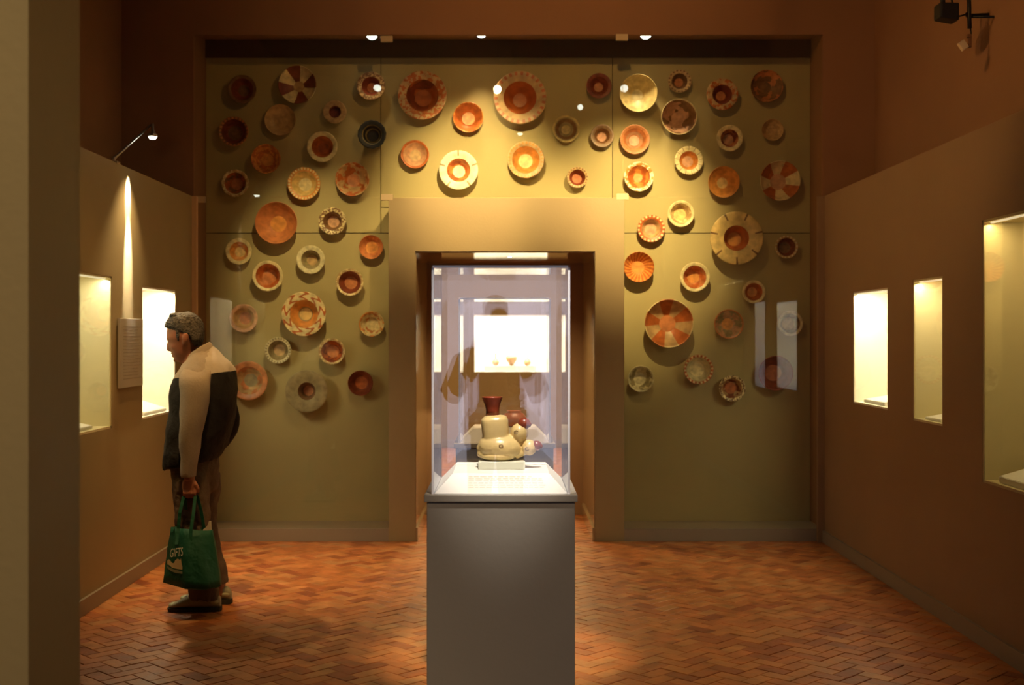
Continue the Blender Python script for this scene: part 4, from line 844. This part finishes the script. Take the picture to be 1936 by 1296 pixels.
for s_ in (-1, 1):
    bm = bmesh.new(); ellipsoid(bm, Q(s_*.032, .10, 1.683), (.013, .009, .008)); tomesh(bm, 'eye', mat('eye_white', (.5, .45, .4), .2), ph, True)
bm = bmesh.new(); loft(bm, [hr_(1.64, .05, .03, 0, -.075), hr_(1.68, .08, .07, 0, -.025), hr_(1.72, .084, .09, 0, -.01), hr_(1.755, .08, .102, 0, .003), hr_(1.79, .06, .08, 0, .0), hr_(1.808, .02, .03)]); tomesh(bm, 'hair', hairm, ph, True)
olive = mat('olive_cloth', (.13, .12, .055), .8, bump=.3, bump_s=30)
def folds(o): 
    d_ = o.modifiers.new('d', 'DISPLACE'); d_.texture = wr; d_.strength = .02; d_.mid_level = .5; d_.texture_coords = 'GLOBAL'
bm = bmesh.new(); loft(bm, [hr_(.84, .20, .14), hr_(1.0, .20, .14), hr_(1.2, .205, .14), hr_(1.36, .215, .135, 0, -.01, 2.6), hr_(1.43, .18, .11, 0, -.01), hr_(1.49, .09, .08, 0, -.01), hr_(1.53, .075, .075, 0, -.01)]); folds(tomesh(bm, 'jacket', olive, ph, True))
for s_ in (-1, 1):
    bm = bmesh.new(); tube(bm, [Q(s_*.14, -.02, 1.42), Q(s_*.21, .0, 1.37), Q(s_*.285, .09, 1.19), Q(s_*.275, .12, 1.16), Q(s_*.2, .20, 1.33), Q(s_*.135, .25, 1.42)], [.07, .075, .065, .06, .05, .04], 16); folds(tomesh(bm, 'sleeve', olive, ph, True))
bm = bmesh.new(); loft(bm, [hr_(.98, .175, .12), hr_(.88, .185, .125), hr_(.80, .18, .12)])
for s_ in (-1, 1): loft(bm, [hr_(.86, .095, .11, s_*.09), hr_(.5, .078, .085, s_*.1), hr_(.12, .065, .075, s_*.105, -.01), hr_(.05, .066, .078, s_*.105, -.005)])
folds(tomesh(bm, 'trousers', trous, ph, True))
for s_ in (-1, 1):
    bm = bmesh.new(); loft(bm, [ring_pts(Q(s_*.105, y, z), Vector((w_, 0, 0)), Vector((0, 0, h_)), 16, 2.6) for y, z, w_, h_ in ((-.11, .04, .02, .03), (-.09, .05, .038, .049), (0, .052, .042, .051), (.09, .042, .046, .041), (.15, .033, .044, .032), (.18, .025, .025, .02))]); tomesh(bm, 'shoe', M['black'], ph, True)
pc_ = empty('handheld_camera', (0, -.10, 1.50), 'black handheld camera held up by the mirrored visitor', 'camera')
bm = bmesh.new(); bx(bm, -.068, .068, -.035, .025, 0, .095, .01); bx(bm, -.03, .03, -.03, .03, .088, .118, .008); tomesh(bm, 'camera_body', M['black'], pc_)
bm = bmesh.new(); rgs = [ring_pts(Q(0, y, .045), Vector((r, 0, 0)), Vector((0, 0, r)), 24) for y, r in ((.02, .035), (.05, .034), (.052, .036), (.075, .034), (.075, .028), (.06, .024))]; loft(bm, rgs); tomesh(bm, 'lens_barrel', M['black'], pc_, True)

# ================================================================== THE GREEN BAG
bag = empty('tote_bag', P(360, 1108, 6.70), 'green cloth tote bag with white printed emblem, held in the man\'s hand', 'bag')
BO = bag.location
green = bpy.data.materials.new('green_bag_cloth'); green.use_nodes = True
green.node_tree.nodes['Principled BSDF'].inputs['Base Color'].default_value = (.0, .085, .045, 1); green.node_tree.nodes['Principled BSDF'].inputs['Roughness'].default_value = .65
_n = green.node_tree; _t = _n.nodes.new('ShaderNodeTexNoise'); _t.inputs['Scale'].default_value = 18; _c = _n.nodes.new('ShaderNodeTexCoord'); _n.links.new(_c.outputs['Object'], _t.inputs['Vector']); _b = _n.nodes.new('ShaderNodeBump'); _b.inputs['Strength'].default_value = .5; _b.inputs['Distance'].default_value = .02; _n.links.new(_t.outputs[0], _b.inputs['Height']); _n.links.new(_b.outputs[0], _n.nodes['Principled BSDF'].inputs['Normal'])
def bp_(px, py, Y): return P(px, py, Y)-BO
top = [(323, 997, 6.74), (352, 1001, 6.66), (376, 1004, 6.665), (400, 1003, 6.70), (402, 1002, 6.76), (366, 998, 6.79), (332, 996, 6.79)]
mid = [(315, 1050, 6.73), (351, 1055, 6.60), (382, 1058, 6.61), (410, 1056, 6.68), (412, 1054, 6.78), (366, 1050, 6.83), (322, 1048, 6.80)]
bot = [(308, 1102, 6.72), (350, 1113, 6.57), (390, 1114, 6.58), (417, 1109, 6.66), (419, 1104, 6.78), (366, 1098, 6.83), (316, 1096, 6.80)]
bt2 = [(314, 1104, 6.72), (351, 1115, 6.60), (388, 1116, 6.61), (413, 1111, 6.67), (414, 1106, 6.77), (366, 1101, 6.80), (320, 1098, 6.78)]
bm = bmesh.new()
vs = [[bm.verts.new(bp_(*p)) for p in r] for r in (top, mid, bot, bt2)]
for a, b_ in zip(vs, vs[1:]):
    for i in range(7): bm.faces.new((a[i], a[(i+1) % 7], b_[(i+1) % 7], b_[i]))
bm.faces.new(vs[-1]); bmesh.ops.subdivide_edges(bm, edges=bm.edges[:], cuts=3, use_grid_fill=True)
bo_ = tomesh(bm, 'bag_body', green, bag, True)
sd = bo_.modifiers.new('so', 'SOLIDIFY'); sd.thickness = .002
dd = bo_.modifiers.new('d', 'DISPLACE'); dd.texture = wr; dd.strength = .012; dd.mid_level = .5; dd.texture_coords = 'GLOBAL'
def strap(pts, name='handle'):
    bm = bmesh.new(); rg = []
    for p in pts:
        c = bp_(*p); rg.append([c+Vector((dx, dy, 0)) for dx, dy in ((-.009, -.0015), (.009, -.0015), (.009, .0015), (-.009, .0015))])
    loft(bm, rg); tomesh(bm, name, green, bag)
strap([(360, 1045, 6.628), (361, 1003, 6.654), (366, 970, 6.68), (369, 938, 6.72), (364, 934.5, 6.745), (354, 934.5, 6.745), (347, 940, 6.72), (340, 970, 6.70), (337, 1000, 6.695), (334, 1030, 6.66)])
strap([(388, 1030, 6.80), (386, 999, 6.77), (380, 965, 6.76), (373, 938, 6.752), (362, 933, 6.75), (352, 934, 6.748), (350, 945, 6.75), (352, 970, 6.77), (354, 1000, 6.785), (355, 1025, 6.80)])
tagp = bpy.data.meshes.new('paper')
bm = bmesh.new(); q = [bp_(383, 1010, 6.72), bp_(400, 1010, 6.715), bp_(399, 985.5, 6.715), bp_(395, 986, 6.715), bp_(391, 996, 6.718), bp_(384, 1002, 6.72)]
a = [bm.verts.new(v) for v in q]; b2 = [bm.verts.new(v+Vector((0, .004, 0))) for v in q]
bm.faces.new(a); bm.faces.new(b2[::-1])
for i in range(6): bm.faces.new((a[i], b2[i], b2[(i+1) % 6], a[(i+1) % 6]))
pp_ = tomesh(bm, 'folded_paper', mat('paper', (.8, .74, .62), .6)); pp_.location = BO
tag(pp_, 'white folded paper sticking out of the green bag', 'paper')
# printed emblem on the bag's left face
nrm = None
def face_pt(u, v, off=.0125):      # u 0..1 from left edge to ridge, v 0..1 from top to bottom
    def lerp(a, b_, t): return Vector(a)*(1-t)+Vector(b_)*t
    L_ = [bp_(*r[0]) for r in (top, mid, bot)]; R_ = [bp_(*r[1]) for r in (top, mid, bot)]
    k, t = (0, v*2) if v < .5 else (1, v*2-1)
    a = lerp(L_[k], L_[k+1], t); b_ = lerp(R_[k], R_[k+1], t); n_ = (R_[1]-L_[1]).cross(L_[2]-L_[0]).normalized()
    if n_.y > 0: n_ = -n_
    return lerp(a, b_, u)+n_*off
def glyph_mesh(text, u0, u1, v0, v1, name, m):
    fc = bpy.data.curves.new('t', 'FONT'); fc.body = text; fc.size = 1; fc.extrude = 0
    fo = bpy.data.objects.new('t', fc); COL.objects.link(fo); dg = bpy.context.evaluated_depsgraph_get(); me = bpy.data.meshes.new_from_object(fo.evaluated_get(dg)); bpy.data.objects.remove(fo)
    xs = [v.co.x for v in me.vertices]; ys = [v.co.y for v in me.vertices]
    for v in me.vertices:
        a = (v.co.x-min(xs))/(max(xs)-min(xs)); c_ = (v.co.y-min(ys))/(max(ys)-min(ys))
        v.co = face_pt(u0+(u1-u0)*a, v1+(v0-v1)*c_-.06*a)
    return link(name, me, m, bag)
inkm = mat('white_print', (.72, .70, .55), .6)
glyph_mesh('GIFTS', .28, .95, .38, .53, 'lettering', inkm)
bm = bmesh.new()
shp = [(.17, .60), (.22, .565), (.30, .57), (.42, .62), (.52, .615), (.58, .56), (.70, .53), (.82, .55), (.86, .52), (.90, .60), (.95, .66), (.94, .70), (.7, .705), (.45, .70), (.28, .66), (.2, .66)]
bm.faces.new([bm.verts.new(face_pt(u, v)) for u, v in shp]); tomesh(bm, 'emblem', mat('tan_print', (.55, .45, .25), .6), bag)
bm = bmesh.new(); bm.faces.new([bm.verts.new(face_pt(u, v)) for u, v in [(.18, .68), (.3, .70), (.5, .72), (.95, .73), (.95, .77), (.6, .775), (.4, .76), (.22, .73)]]); tomesh(bm, 'emblem', mat('dull_print', (.22, .24, .14), .6), bag)
